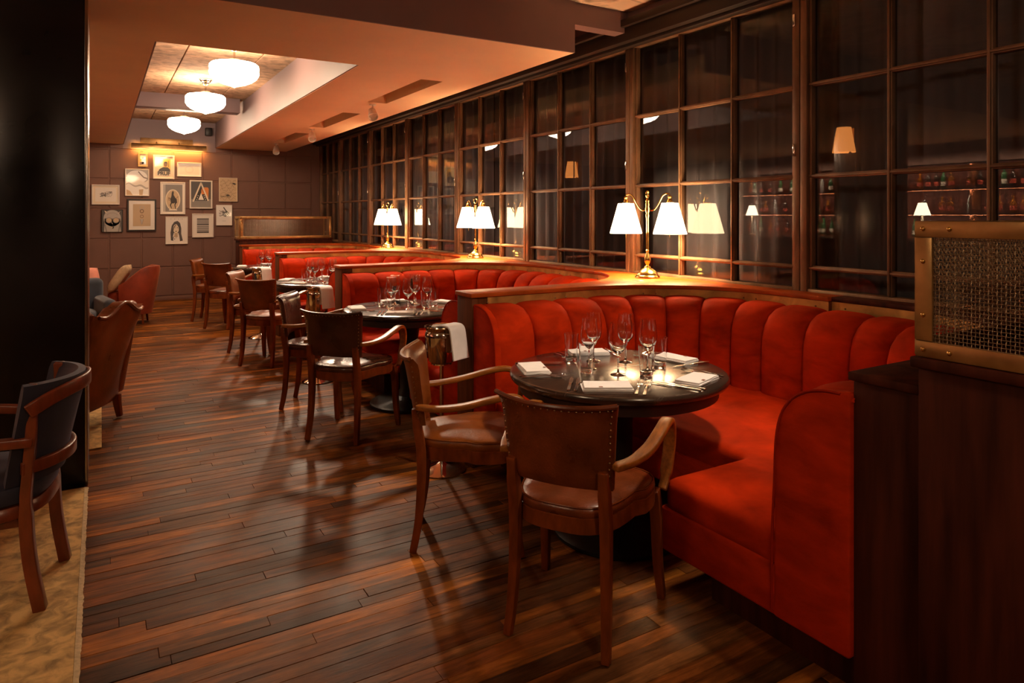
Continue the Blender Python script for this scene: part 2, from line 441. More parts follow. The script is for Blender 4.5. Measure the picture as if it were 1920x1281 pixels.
# ------------------------------------------------------------------ ceiling and soffit
ceiling = struct(MB().box(XL, 3.7, YF, YB, 3.16, 3.30).build('ceiling', 'fascia_paint', smooth=0))
MB().box(XL, 3.53, YF, 4.12, ZN, 3.16).build('plaster_near', 'rust_ceiling', ceiling, smooth=0)
tile_x = [(-0.02,0.736),(0.736,1.437),(1.437,2.10)]
ty = 5.0
while ty < YB:
    t1 = min(ty+0.93, YB)
    for (a, e) in tile_x:
        a2, e2 = max(a, 0.20), min(e, 1.95)
        mb = MB().box(a2+0.005-(a2+e2)/2, e2-0.005-(a2+e2)/2, -(t1-ty)/2+0.003, (t1-ty)/2-0.003, ZC+random.random()*0.004, 3.16)
        mb.build('ceiling_board', 'board_ceiling', ceiling, bevel=0.004, bseg=1, smooth=0).location = ((a2+e2)/2, (t1+ty)/2, 0)
    ty = t1
OX0, OX1, OY0, SX1, SY0 = 0.32, 1.77, 5.33, 3.00, 4.12
body = MB().box(XL, OX0, SY0, YB, ZS+0.09, ZC+0.04).box(OX1, SX1, SY0, YB, ZS+0.16, ZC+0.04).box(OX0, OX1, SY0, OY0, ZS+0.09, ZC+0.04)
body.build('soffit_box', 'fascia_paint', ceiling, smooth=0)
# lower boards, laid around the light slots
slots = [(2.42,2.63,5.60,7.02),(2.42,2.63,7.88,9.40),(2.42,2.63,10.15,11.7)]
bd = MB().box(XL, OX0, SY0+0.004, YB, ZS, ZS+0.09).box(OX0, OX1, SY0+0.004, OY0, ZS, ZS+0.09)
bd.box(OX1, 2.42, SY0+0.004, YB, ZS, ZS+0.16).box(2.63, SX1, SY0+0.004, YB, ZS, ZS+0.16)
yy = SY0+0.004
for s in slots:
    bd.box(2.42, 2.63, yy, s[2], ZS, ZS+0.16); yy = s[3]
bd.box(2.42, 2.63, yy, YB, ZS, ZS+0.16)
bd.build('soffit_board', 'soffit_paint', ceiling, smooth=0)
fl = MB().box(XL, SX1, SY0-0.012, SY0+0.004, ZS+0.0, ZC+0.04).box(SX1, 3.54, SY0+0.02, SY0+0.14, 2.89, ZC+0.04)
fl.build('fascia', 'fascia_paint', ceiling, smooth=0)
# linings of the well
ln = MB().box(OX1-0.012, OX1, OY0, YB, ZS+0.004, 2.98).box(OX0, OX0+0.012, OY0, YB, ZS+0.004, ZC).box(OX0, OX1, OY0, OY0+0.012, ZS+0.004, ZC)
ln.box(OX1-0.006, OX1+0.06, OY0, YB, 2.98, ZC)
ln.build('well_lining', 'recess_paint', ceiling, smooth=0)
MB().box(OX0, 1.70, 10.37, 10.62, 2.925, ZC+0.01).build('cross_beam', 'recess_paint', ceiling, bevel=0.004)
MB().box(OX0, OX1, YB-0.002, YB+0.014, 2.60, ZC).build('well_end_wall', 'recess_paint', ceiling, smooth=0)

# ------------------------------------------------------------------ glass wall, bay by bay
BAY = 1.56
rows = [1.03, 1.155, 1.705, 2.255, 2.80]
def make_bay(n, ya, yb, npan):
    jam = 0.05; root = struct(bpy.data.objects.new('window_%d' % n, None)); COL.objects.link(root); root.location = (XG, ya, 0)
    wd = yb - ya
    fr_ = MB()
    for s in (0, wd-jam): fr_.box(-0.055, 0.03, s+0.003, s+jam-0.003, 0.99, 2.84)
    for s in (jam, wd-jam-0.018): fr_.box(-0.035, 0.02, s, s+0.018, 1.0, 2.83)
    fr_.box(-0.05, 0.03, jam, wd-jam, 2.80, 2.84).box(-0.05, 0.03, jam, wd-jam, 0.99, 1.03)
    fr_.build('window_frame', 'bronze_frame', root, bevel=0.004)
    iw = (wd - 2*jam) / npan
    for k in range(1, npan):
        yk = jam + iw*k
        MB().box(-0.03, 0.02, yk-0.014, yk+0.014, 1.03, 2.80).box(-0.042, -0.03, yk-0.007, yk+0.007, 1.03, 2.80).build('glazing_bar', 'bronze_frame', root, bevel=0.003)
    for zr in rows[1:-1]:
        MB().box(-0.028, 0.02, jam, wd-jam, zr-0.014, zr+0.014).box(-0.040, -0.028, jam, wd-jam, zr-0.007, zr+0.007).build('transom_bar', 'bronze_frame', root, bevel=0.003)
    for k in range(npan):
        for r_ in range(4):
            pane = MB().add([(0,jam+iw*k,rows[r_]),(0,jam+iw*(k+1),rows[r_]),(0,jam+iw*(k+1),rows[r_+1]),(0,jam+iw*k,rows[r_+1])], [(0,3,2,1)])
            pane.build('pane', 'pane_glass', root, smooth=0, normals=False)
    for zh in (1.83, 2.62):
        MB().box(-0.064, -0.054, jam-0.022, jam-0.006, zh, zh+0.075).build('hinge', 'steel', root, bevel=0.002)
n = 1
for j in range(-2, 8):
    ya = 1.11 + BAY*j; yb = ya + BAY; npan = 3
    if yb > YB: yb = YB - 0.01
    make_bay(n, ya, yb, npan); n += 1
# the dim room behind the glass
struct(MB().box(XG+0.12, XG+2.6, YF, YB, -0.1, -0.005).build('floor_beyond', 'dark_room', smooth=0))
struct(MB().box(XG+2.6, XG+2.7, YF, YB, -0.1, 3.3).build('wall_beyond', 'beyond_wall', smooth=0))
struct(MB().box(XG+0.12, XG+2.6, YF, YB, 3.2, 3.3).build('ceiling_beyond', 'dark_room', smooth=0))
def curtain(ya, yb, gather, seed, label):
    rg = random.Random(seed); ph = [rg.random()*6.28 for _ in range(4)]
    L = yb - ya; nu = int(L/0.017)
    def f(u, v):
        yv = ya + L*u; k = 0.55 + 0.45*math.sin(yv*1.7+ph[3])
        d = 0.045*k*math.sin(yv*2*math.pi/gather + 1.2*math.sin(yv*2.1+ph[0])) + 0.012*math.sin(yv*47+ph[1])
        d *= 0.75 + 0.35*(1-v)
        return (XG+0.28+0.10*(seed % 2)+d, yv, 0.02+3.1*v)
    o = MB().grid(f, nu, 4).build('curtain', 'sheer', smooth=80, normals=False)
    tag(o, label, 'curtain', 'sheer curtains behind the glass wall')
cl = ['at right edge behind the wire screen', 'behind the nearest booth, beside the first brass lamp', 'behind the first brass lamp', 'behind the second booth', 'behind the second brass lamp', 'behind the farthest brass lamp', 'at the far end of the glass wall']
cy_ = [(0.2,2.12),(2.05,3.62),(3.55,5.27),(5.2,7.17),(7.1,9.07),(9.0,11.07),(11.0,13.25)]
for i, (a, e) in enumerate(cy_):
    curtain(a, e, 0.16, i, 'grey sheer curtain ' + cl[i])
# lanterns on the wall of the room beyond
def lantern(yv, zv, label):
    t = thing('wall_lantern', label, 'lamp', (XG+2.5, yv, zv), 0, 'orange lanterns beyond the glass')
    MB().lathe([(0.065,0.24),(0.065,0.242),(0.105,0.0),(0.103,0.0),(0.063,0.239)], 20).build('shade', 'lantern_shade', t)
    MB().tube([(0.10,0,0.14),(0,0,0.14)], 0.012).box(0.085,0.10,-0.05,0.05,0.04,0.24).build('bracket', 'old_brass', t)
lantern(4.06, 2.08, 'orange glowing lantern seen through glass above the wire screen')
lantern(8.55, 2.05, 'orange glowing lantern seen through glass left of the first brass lamp')

# ------------------------------------------------------------------ booth dividers with curved ledge
def u_path(t, n_arc=14, ds=0.11):
    """booth outline at inward offset t, from the aisle round to the aisle; returns (point, inward normal)"""
    out = []
    ns = 8
    for i in range(ns): out.append(((BW-BR)*i/ns, t, 0, 1))
    for i in range(n_arc):
        a = -math.pi/2 + (math.pi/2)*i/n_arc
        out.append((BW-BR + (BR-t)*math.cos(a), BR + (BR-t)*math.sin(a), -math.cos(a), -math.sin(a)))
    for i in range(6): out.append((BW-t, BR + (BL-2*BR)*i/6, -1, 0))
    for i in range(n_arc):
        a = (math.pi/2)*i/n_arc
        out.append((BW-BR + (BR-t)*math.cos(a), BL-BR + (BR-t)*math.sin(a), -math.cos(a), -math.sin(a)))
    for i in range(ns+1): out.append((BW-BR - (BW-BR)*i/ns, BL-t, 0, -1))
    return out
def path_s(s, t):
    """point at arc length s (measured on the outline) and inward offset t"""
    L1 = BW-BR; L2 = math.pi/2*BR; L3 = BL-2*BR
    if s <= L1: return (s, t)
    s -= L1
    if s <= L2:
        a = -math.pi/2 + s/BR; return (BW-BR+(BR-t)*math.cos(a), BR+(BR-t)*math.sin(a))
    s -= L2
    if s <= L3: return (BW-t, BR+s)
    s -= L3
    if s <= L2:
        a = s/BR; return (BW-BR+(BR-t)*math.cos(a), BL-BR+(BR-t)*math.sin(a))
    s -= L2
    return (BW-BR-s, BL-t)
TOTAL = 2*(BW-BR) + math.pi*BR + (BL-2*BR)
def booth_y(i): return 1.205 + PITCH*i
def half(t, first):
    """half of the booth outline: near leg (first) or far leg, as points from the aisle to mid window"""
    pts = [path_s(TOTAL/2*k/30, t) for k in range(31)]
    return pts if first else [(x, BL-y) for x, y in pts]
def divider(i, label, front_x=-0.02):
    yc = 1.11 + PITCH*i
    t = thing('booth_divider', label, 'divider', (X0 + (0.03 if i == 0 else 0), yc, 0), 0, 'booth dividers with curved ledges')
    up = 0.095; gx = XG - 0.06 - X0 - (0.03 if i == 0 else 0)
    near_has = i >= 1; far_has = i <= 3
    def outline(tt, fx, ge):
        far = [(x, y + up) for x, y in half(tt, True)]            # booth beyond the divider
        near = [(x, y - up - BL) for x, y in half(tt, False)]     # booth before the divider
        P = [(fx, -up-0.0)] if False else []
        if near_has: nn = near
        else: nn = [(fx, -up), (ge, -up)]
        if far_has: ff = far
        else: ff = [(fx, up), (ge, up)]
        pts = [(fx, nn[0][1])] + [p for p in nn if p[0] > fx+0.005]
        if near_has: pts.append((ge, nn[-1][1]))
        if far_has: pts.append((ge, ff[-1][1]))
        pts += [p for p in ff[::-1] if p[0] > fx+0.005] + [(fx, ff[0][1])]
        return pts
    wd_ = 'panel_wood' if i == 0 else 'divider_wood'
    MB().prism(outline(0.0, 0.02, gx), 0.0, 0.988).build('core', wd_, t, bevel=0.002, bseg=1)
    MB().prism(outline(0.012, -0.03, gx+0.002), 0.99, CAPZ).build('ledge_top', 'panel_wood' if i == 0 else 'cap_wood', t, bevel=0.004)
    MB().box(-0.02, 0.02, -up-0.001, up+0.001, 0.0, 0.989).build('end_post', wd_, t, bevel=0.004)
    # brass strip plates under the ledge
    for side in (0, 1):
        if (side == 0 and not near_has) or (side == 1 and not far_has): continue
        pts = half(0.006, side == 1)
        cuts = [(1, 8), (8, 16), (16, 24), (24, 30)]
        for (a, e) in cuts:
            seg = pts[a:e+1]
            m_ = MB(); off = (up if side else -up-BL)
            path = [(x, y+off, 0.956) for x, y in seg]
            vs_ = [(p[0],p[1],0.932) for p in path] + [(p[0],p[1],0.9885) for p in path]
            k = len(path)
            m_.add(vs_, [(q, q+1, k+q+1, k+q) for q in range(k-1)])
            m_.build('brass_plate', 'band_brass', t, normals=False)
            sc = MB()
            for q in (0.12, 0.88):
                qq = path[min(int(q*(k-1)), k-1)]
                sc.sphere((qq[0], qq[1], 0.957), 0.006, 8, 4)
            stuff(sc.build('screw_heads', 'nail_brass', t))
    return t
dl = ['dark wood divider at the near end of the first booth, beside the wire screen',
      'wooden booth divider with curved ledge under the nearest brass lamp',
      'wooden booth divider with curved ledge under the middle brass lamp',
      'wooden booth divider with curved ledge under the farthest brass lamp',
      'wooden booth divider at the far end below the dark mesh screen']
for i in range(5): divider(i, dl[i])

# ------------------------------------------------------------------ banquettes
PROF = [(0.25,0.37),(0.25,0.62),(0.247,0.71),(0.240,0.78),(0.220,0.845),(0.183,0.895),(0.13,0.928),(0.075,0.942),(0.02,0.944)]
NCH = 18
SEAT_Y, SEAT_X = 0.77, 0.47
def make_banquette():
    t = thing('banquette', '', 'banquette', (0,0,0), 0, 'red velvet banquettes')
    cw = TOTAL / NCH
    for c in range(NCH):
        m_ = MB(); NU = 14
        def f(u, v):
            k = v*(len(PROF)-1); i0 = min(int(k), len(PROF)-2); fr_ = k-i0
            tt = PROF[i0][0]*(1-fr_)+PROF[i0+1][0]*fr_; z = PROF[i0][1]*(1-fr_)+PROF[i0+1][1]*fr_
            bl = math.sqrt(max(0.0, 1 - abs(2*u-1)**3.2))
            tt = tt - 0.030 + 0.056*bl*min(1.0, tt/0.10); z = z + 0.020*(bl-0.7)*max(0, (z-0.80)/0.13)
            x, y = path_s(TOTAL*(c+u)/NCH, tt)
            return (x, y, z)
        m_.grid(lambda u, v: f(0.5-0.5*math.cos(math.pi*u), v), NU, 16)
        m_.build('backrest_channel', 'velvet_red', t, smooth=70, normals=True)
    # end panels of the backrest, toward the aisle
    for s in (0, 1):
        poly = [(0.0,0.18),(0.262,0.18)] + [(a+0.010, z) for a, z in PROF[:-1]] + [(0.0,0.954)]
        m_ = MB(); k = len(poly)
        Y = lambda a: a if s == 0 else BL - a
        m_.add([(-0.012, Y(a), z) for a, z in poly] + [(0.045, Y(a), z) for a, z in poly],
               [tuple(range(k)), tuple(range(k,2*k))] + [(q,(q+1)%k,k+(q+1)%k,k+q) for q in range(k)])
        e = m_.build('end_panel', 'velvet_red', t, bevel=0.009, bseg=3, smooth=60)
        pp = smooth_path([(-0.010, Y(a), z) for a, z in [(0.268,0.20),(0.266,0.45)] + [(a+0.008, z+0.002) for a, z in PROF[1:]]], 3)
        MB().tube(pp, 0.0045, 6).build('piping', 'piping', e)
    inner = [(-0.006,SEAT_Y)]
    def rc(cx_, cy0, r_, a0, a1): return [(cx_+r_*math.cos(R(a0+(a1-a0)*q/5)), cy0+r_*math.sin(R(a0+(a1-a0)*q/5))) for q in range(6)]
    def outline(ins, sx):
        fy = SEAT_Y - ins; fxx = SEAT_X + ins; r_ = 0.05
        P = [(sx, 0.10), (sx, fy)] + [(fxx-r_ + r_*math.sin(R(18*q)), fy + r_*(1-math.cos(R(18*q)))) for q in range(6)]
        P += [(fxx - r_*(1-math.cos(R(18*q))), BL-fy - r_ + r_*math.sin(R(18*q))) for q in range(6)]
        P += [(sx, BL-fy), (sx, BL-0.10)]
        P += [path_s(TOTAL*(1-q/30), 0.06) for q in range(2, 29)]
        return P
    cu = MB().prism(outline(0.0, -0.008), 0.325, 0.462)
    me = cu.mesh('seat_cushion', 'velvet_red', smooth=0)
    bm = bmesh.new(); bm.from_mesh(me)
    es = [e for e in bm.edges if len(e.link_faces) == 2 and e.calc_face_angle(0) > R(30)]
    bmesh.ops.bevel(bm, geom=es, offset=0.045, segments=4, affect='EDGES', profile=0.55, clamp_overlap=True)
    bm.to_mesh(me); bm.free(); me.shade_smooth(); me.set_sharp_from_angle(angle=R(50))
    link('seat_cushion', me, t)
    MB().prism(outline(-0.012, -0.010), 0.18, 0.35).build('seat_base', 'velvet_red', t, bevel=0.012, bseg=2, smooth=50)
    MB().prism([(0.14,0.06),(0.14,0.66),(0.58,0.66),(0.58,BL-0.66),(0.14,BL-0.66),(0.14,BL-0.06)] + [path_s(TOTAL*(1-q/20), 0.05) for q in range(3,18)], 0.0, 0.18).build('plinth', 'panel_wood', t, smooth=0)
    return t
bq_lab = ['nearest red velvet banquette with channelled back, at the right foreground',
          'red velvet banquette of the second booth, behind the nearest divider',
          'red velvet banquette of the third booth, below the middle brass lamp',
          'farthest red velvet banquette, below the dark mesh screen']
bq0 = make_banquette(); bq0['label'] = bq_lab[0]; bq0.location = (X0, booth_y(0), 0)
for i in range(1, 4): dup(bq0, (X0, booth_y(i), 0), 0, bq_lab[i])

# ------------------------------------------------------------------ wire screens on tall partitions
def make_screen(y0, y1, lab_p, lab_s):
    D = y1 - y0; L = 1.45
    p = thing('tall_partition', lab_p, 'partition', (X0-0.015, y0, 0), 0, 'tall partitions')
    MB().box(0.0, L, 0.0, D, 0.0, 1.07).build('body', 'panel_wood', p, bevel=0.004)
    MB().box(-0.02, L+0.01, -0.01, D+0.012, 1.07, 1.098).build('top_rail', 'panel_wood', p, bevel=0.005)
    s = thing('mesh_screen', lab_s, 'screen', (X0-0.015, y0, 1.10), 0, 'brass framed mesh screens')
    H_ = 0.355; fw = 0.042; th = 0.012
    # four sides: each a frame of four bars with woven wire
    def face(origin, ux, length, rivets=True):
        o = Vector(origin); ux = Vector(ux); nz = Vector((0,0,1)); nn = ux.cross(nz)
        def P(a, z, d=0): return o + ux*a + nz*z + nn*d
        def barbox(a0, a1, z0, z1):
            mb = MB(); vs_ = [P(a,z,d) for d in (0,th) for (a,z) in ((a0,z0),(a1,z0),(a1,z1),(a0,z1))]
            mb.add(vs_, [(0,1,2,3),(7,6,5,4),(0,4,5,1),(1,5,6,2),(2,6,7,3),(3,7,4,0)])
            return mb.build('frame_bar', 'old_brass', s, bevel=0.002)
        bars = [barbox(0, length, H_-fw, H_), barbox(0, length, 0, fw), barbox(0, fw, fw+0.0005, H_-fw-0.0005), barbox(length-fw, length, fw+0.0005, H_-fw-0.0005)]
        pitch = 0.0095; amp = 0.0016
        wm = MB()
        na = int((length-2*fw)/pitch); nzc = int((H_-2*fw)/pitch)
        for i in range(na+1):
            a = fw + pitch*(i+0.5)
            if a > length-fw: break
            pts = [P(a, fw-0.004 + (H_-2*fw+0.008)*k/(nzc*1.0), 0.004 + amp*(1 if (k+i) % 2 else -1)) for k in range(nzc+1)]
            wm.tube(pts, 0.00115, 3)
        for j in range(nzc+1):
            z = fw + pitch*(j+0.0)
            step = 1
            pts = [P(fw-0.004 + pitch*(k+0.42), z, 0.004 + amp*(-1 if (k+j) % 2 else 1)) for k in range(na+1)]
            wm.tube(pts, 0.00115, 3)
        stuff(wm.build('woven_wire', 'wire', s, smooth=0, weld=False, normals=False))
        if rivets:
            rm = MB().lathe([(0.0065,-0.001),(0.0063,0.002),(0.004,0.004),(0,0.0045)], 12).mesh('rivet', 'brass')
            rot = Matrix((ux, nz, nn)).transposed().to_4x4()
            for a, z in [(0.02,0.02),(0.02,0.11),(0.02,0.25),(0.02,H_-0.02),(0.085,H_-0.02),(0.085,0.02),(length-0.02,0.02),(length-0.02,H_-0.02),(0.27,H_-0.02),(0.27,0.02),(length-0.085,0.02),(length-0.085,H_-0.02)]:
                if a > length-0.01: continue
                r_ = link('rivet', rm, s); r_.matrix_local = Matrix.Translation(P(a, z, th)) @ rot
    MB().box(0.10, L-0.10, D*0.45, D*0.55, 0.001, H_-0.03).build('inner_board', 'panel_wood', s, smooth=0)
    # sides: aisle end, side toward the camera, side toward the booth
    face((0.0, D, 0), (0,-1,0), D)
    face((0.005, 0, 0), (1,0,0), L-0.02)
    face((L-0.015, D, 0), (-1,0,0), L-0.02, False)
    return p, s
make_screen(0.56, 1.008, 'dark wooden tall partition at the right edge, under the wire screen', 'brass framed woven wire screen at the right edge of view')
make_screen(11.345, 11.745, 'wooden tall partition behind the farthest banquette', 'long brass framed dark mesh screen at the far end of the booths')

# ------------------------------------------------------------------ round tables
def make_table():
    t = thing('round_table', '', 'table', (0,0,0), 0, 'round dark tables')
    MB().lathe([(0,0.712),(0.485,0.712),(0.497,0.718),(0.503,0.730),(0.503,0.738),(0.497,0.747),(0.488,0.75),(0,0.75)], 64).build('table_top', 'table_wood', t)
    MB().lathe([(0,0.655),(0.44,0.655),(0.455,0.66),(0.46,0.70),(0.475,0.712),(0,0.712)], 56).build('apron', 'table_edge', t)
    MB().lathe([(0.10,0.655),(0.085,0.60),(0.07,0.50),(0.068,0.12),(0.10,0.07)], 28).build('column', 'black_iron', t)
    MB().lathe([(0,0.0),(0.29,0.0),(0.30,0.008),(0.30,0.022),(0.28,0.034),(0.14,0.06),(0.10,0.075),(0,0.078)], 40).build('base_plate', 'black_iron', t)
    return t
tw = ['nearest', 'second', 'third', 'farthest']
TC = [(2.07, 2.50 + PITCH*i) for i in range(4)]
tb = make_table(); tb.location = (*TC[0], 0); tb['label'] = 'nearest round dark wooden table laid with glasses in the right foreground'
tl_ = ['second round dark table, behind the nearest divider post', 'third round dark table along the row of booths', 'farthest round dark table along the row of booths']
for i in range(1,4): dup(tb, (*TC[i], 0), 0, tl_[i-1])

# glasses
wine = [(0,0.0),(0.034,0.0),(0.035,0.0015),(0.030,0.0035),(0.012,0.006),(0.0055,0.012),(0.004,0.03),(0.0036,0.075),(0.005,0.092),(0.016,0.100),(0.032,0.118),(0.041,0.142),(0.043,0.160),(0.0405,0.190),(0.036,0.222),(0.0345,0.236),
        (0.0334,0.236),(0.0348,0.222),(0.0393,0.190),(0.0417,0.160),(0.0397,0.143),(0.0308,0.120),(0.014,0.1035),(0,0.101)]
wine_me = MB().lathe(wine, 28).mesh('wine_glass', 'glass', smooth=60)
tum = [(0,0.0),(0.0265,0.0),(0.028,0.002),(0.0285,0.006),(0.0365,0.134),(0.0365,0.136),(0.0352,0.136),(0.0275,0.020),(0.020,0.017),(0,0.0165)]
tum_me = MB().lathe(tum, 24).mesh('tumbler', 'glass', smooth=50)
def napkin_mesh(seed):
    rg = random.Random(seed); m_ = MB(); L, W_ = 0.205, 0.118
    z = 0.0
    for k in range(4):
        h = 0.0042; j = lambda: rg.uniform(-0.004, 0.004)
        a, b_ = L/2 - 0.002*k, W_/2 - 0.0015*k
        pts = [(-a+j(),-b_+j()),(a+j(),-b_+j()),(a+j(),b_+j()),(-a+j(),b_+j())]
        def f(u, v):
            p = [(pts[0][q]*(1-u)+pts[1][q]*u)*(1-v) + (pts[3][q]*(1-u)+pts[2][q]*u)*v for q in (0,1)]
            return (p[0], p[1], z + h*0.92 + 0.0012*math.sin(u*5+k)*math.sin(v*4+seed))
        n0 = len(m_.v); m_.grid(f, 6, 4)
        edge = [i*5 for i in range(7)] + [30+q for q in range(1,5)] + [i*5+4 for i in range(5,-1,-1)] + [q for q in range(3,0,-1)]
        m_.add([], [])
        lo = len(m_.v)
        m_.v += [(m_.v[n0+e][0], m_.v[n0+e][1], z) for e in edge]
        for q in range(len(edge)):
            r_ = (q+1) % len(edge)
            m_.f.append([lo+q, lo+r_, n0+edge[r_], n0+edge[q]]); m_.mi.append(0)
        m_.f.append([lo+q for q in range(len(edge))][::-1]); m_.mi.append(0)
        z += h
    return m_.mesh('napkin', 'linen', smooth=50)
nap_me = [napkin_mesh(s) for s in (1,2,3)]
tag_me = MB().box(-0.008,0.008,-0.006,0.006,0,0.0008).mesh('woven_tag', 'tag_red', smooth=0)
def knife_mesh():
    m_ = MB()
    m_.bar([(-0.11,0,0.004),(-0.10,0,0.004),(-0.02,0,0.004),(0.005,0,0.004)], [0.010,0.014,0.012,0.009], [0.006,0.007,0.006,0.004])
    m_.bar([(0.005,0,0.0045),(0.03,0,0.0045),(0.09,0.001,0.0045),(0.118,0.003,0.0045)], [0.012,0.018,0.017,0.005], [0.002,0.0016,0.0014,0.001])
    return m_.mesh('table_knife', 'steel', bevel=0.0006, bseg=1)
def fork_mesh():
    m_ = MB()
    m_.bar(smooth_path([(-0.10,0,0.002),(-0.05,0,0.005),(0.0,0,0.009),(0.035,0,0.006),(0.045,0,0.005)],3), [0.012,0.012,0.011,0.010,0.009,0.008,0.006,0.006,0.006,0.010,0.014,0.020,0.023], 0.0022)
    for k in range(4):
        yk = -0.0096 + 0.0064*k
        m_.bar([(0.043,yk,0.005),(0.065,yk,0.004),(0.085,yk*0.95,0.008),(0.095,yk*0.9,0.012)], [0.004,0.0036,0.003,0.0018], 0.0018)
    return m_.mesh('table_fork', 'steel', bevel=0.0004, bseg=1)
def spoon_mesh():
    m_ = MB()
    m_.bar(smooth_path([(-0.10,0,0.002),(-0.05,0,0.005),(0.0,0,0.009),(0.035,0,0.006),(0.045,0,0.006)],3), [0.012,0.012,0.011,0.010,0.009,0.008,0.006,0.006,0.006,0.007,0.008,0.009,0.010], 0.0022)
    def f(u, v):
        a = u*2*math.pi; r_ = v
        return (0.070+0.030*r_*math.cos(a), 0.020*r_*math.sin(a), 0.0015+0.008*r_*r_)
    m_.grid(f, 16, 4, wrap_u=True)
    return m_.mesh('dessert_spoon', 'steel', smooth=60)
kn_me, fk_me, sp_me = knife_mesh(), fork_mesh(), spoon_mesh()
NAP = [(-0.341,0.195),(0.105,0.365),(-0.262,-0.249),(0.150,-0.350),(0.385,0.02)]
WIN = [(0.023,0.210),(-0.104,0.078),(-0.065,-0.084),(0.142,0.109),(0.117,-0.080)]
TUM = [(-0.075,0.262),(-0.165,0.020),(0.035,-0.160),(0.225,-0.045)]
items = {'wine_glass': [], 'tumbler': [], 'napkin': [], 'table_knife': [], 'table_fork': []}
for i, (tx, ty_) in enumerate(TC):
    rot = [0, 0.25, -0.2, 0.15][i]; rg = random.Random(50+i)
    def place(p, jit=0.0):
        c, s = math.cos(rot), math.sin(rot)
        jx, jy = (rg.uniform(-jit,jit), rg.uniform(-jit,jit)) if i else (0,0)
        return (tx + p[0]*c - p[1]*s + jx, ty_ + p[0]*s + p[1]*c + jy)
    wl = WIN + ([(0.20,0.20)] if i == 1 else []); tl2 = TUM + ([(0.10,0.30)] if i == 1 else [])
    for p in wl:
        q = place(p, 0.006); o = link('wine_glass', wine_me, None, (*q, 0.7502)); items['wine_glass'].append((i, q, o))
    for p in tl2:
        q = place(p, 0.006); o = link('tumbler', tum_me, None, (*q, 0.7502)); items['tumbler'].append((i, q, o))
    for k, p in enumerate(NAP):
        q = place(p, 0.006); ang = math.atan2(q[1]-ty_, q[0]-tx)
        off = [0.18, -0.25, 0.15, -0.2, 0.25][k]
        rz = ang + math.pi/2 + off*0.6
        if i == 0: rz = [R(70), R(-20), R(-32), R(20), R(100)][k]
        o = thing('napkin', 'x', 'napkin', (*q, 0.7505), rz)
        link('folded_cloth', nap_me[k % 3], o)
        link('woven_tag', tag_me, o, (-0.03, -0.046, 0.0168))
        items['napkin'].append((i, q, o))
        # knives on one side, forks on the other, pointing to the table centre
        rad = math.hypot(q[0]-tx, q[1]-ty_); er = ((tx-q[0])/rad, (ty_-q[1])/rad); et = (-er[1], er[0])
        ja, jb = rg.uniform(-0.12, 0.12), rg.uniform(-0.12, 0.12)
        for side, me_, kind in ((-0.128, fk_me, 'table_fork'), (-0.160, fk_me, 'table_fork'), (0.128, kn_me, 'table_knife'), (0.158, kn_me, 'table_knife')):
            if kind == 'table_knife' and side > 0.15 and k in (1, 4): continue
            a_ = math.atan2(er[1], er[0]) + (ja if side < 0 else jb)
            dx = 0.0 if kind == 'table_fork' else -0.01
            cx_, cy2 = q[0]+et[0]*side + er[0]*(0.03+dx), q[1]+et[1]*side + er[1]*(0.03+dx)
            if math.hypot(cx_-tx, cy2-ty_) > 0.385:
                f_ = 0.385/math.hypot(cx_-tx, cy2-ty_); cx_, cy2 = tx+(cx_-tx)*f_, ty_+(cy2-ty_)*f_
            o = link(kind, me_, None, (cx_, cy2, 0.7508), a_)
            items[kind].append((i, (cx_, cy2), o))
nm = {'wine_glass': ('stemmed wine glass', 'wine glass'), 'tumbler': ('straight glass tumbler', 'tumbler'), 'napkin': ('folded white napkin', 'napkin'),
      'table_knife': ('steel table knife', 'knife'), 'table_fork': ('steel table fork', 'fork')}
for kind, lst in items.items():
    for i in range(4):
        g = sorted([e for e in lst if e[0] == i], key=lambda e: px(*e[1]))
        for k, e in enumerate(g):
            tag(e[2], '%s on the %s round table, %s of %d from the left' % (nm[kind][0], tw[i], ORD[k], len(g)), nm[kind][1], '%ss on the %s table' % (nm[kind][1], tw[i]))

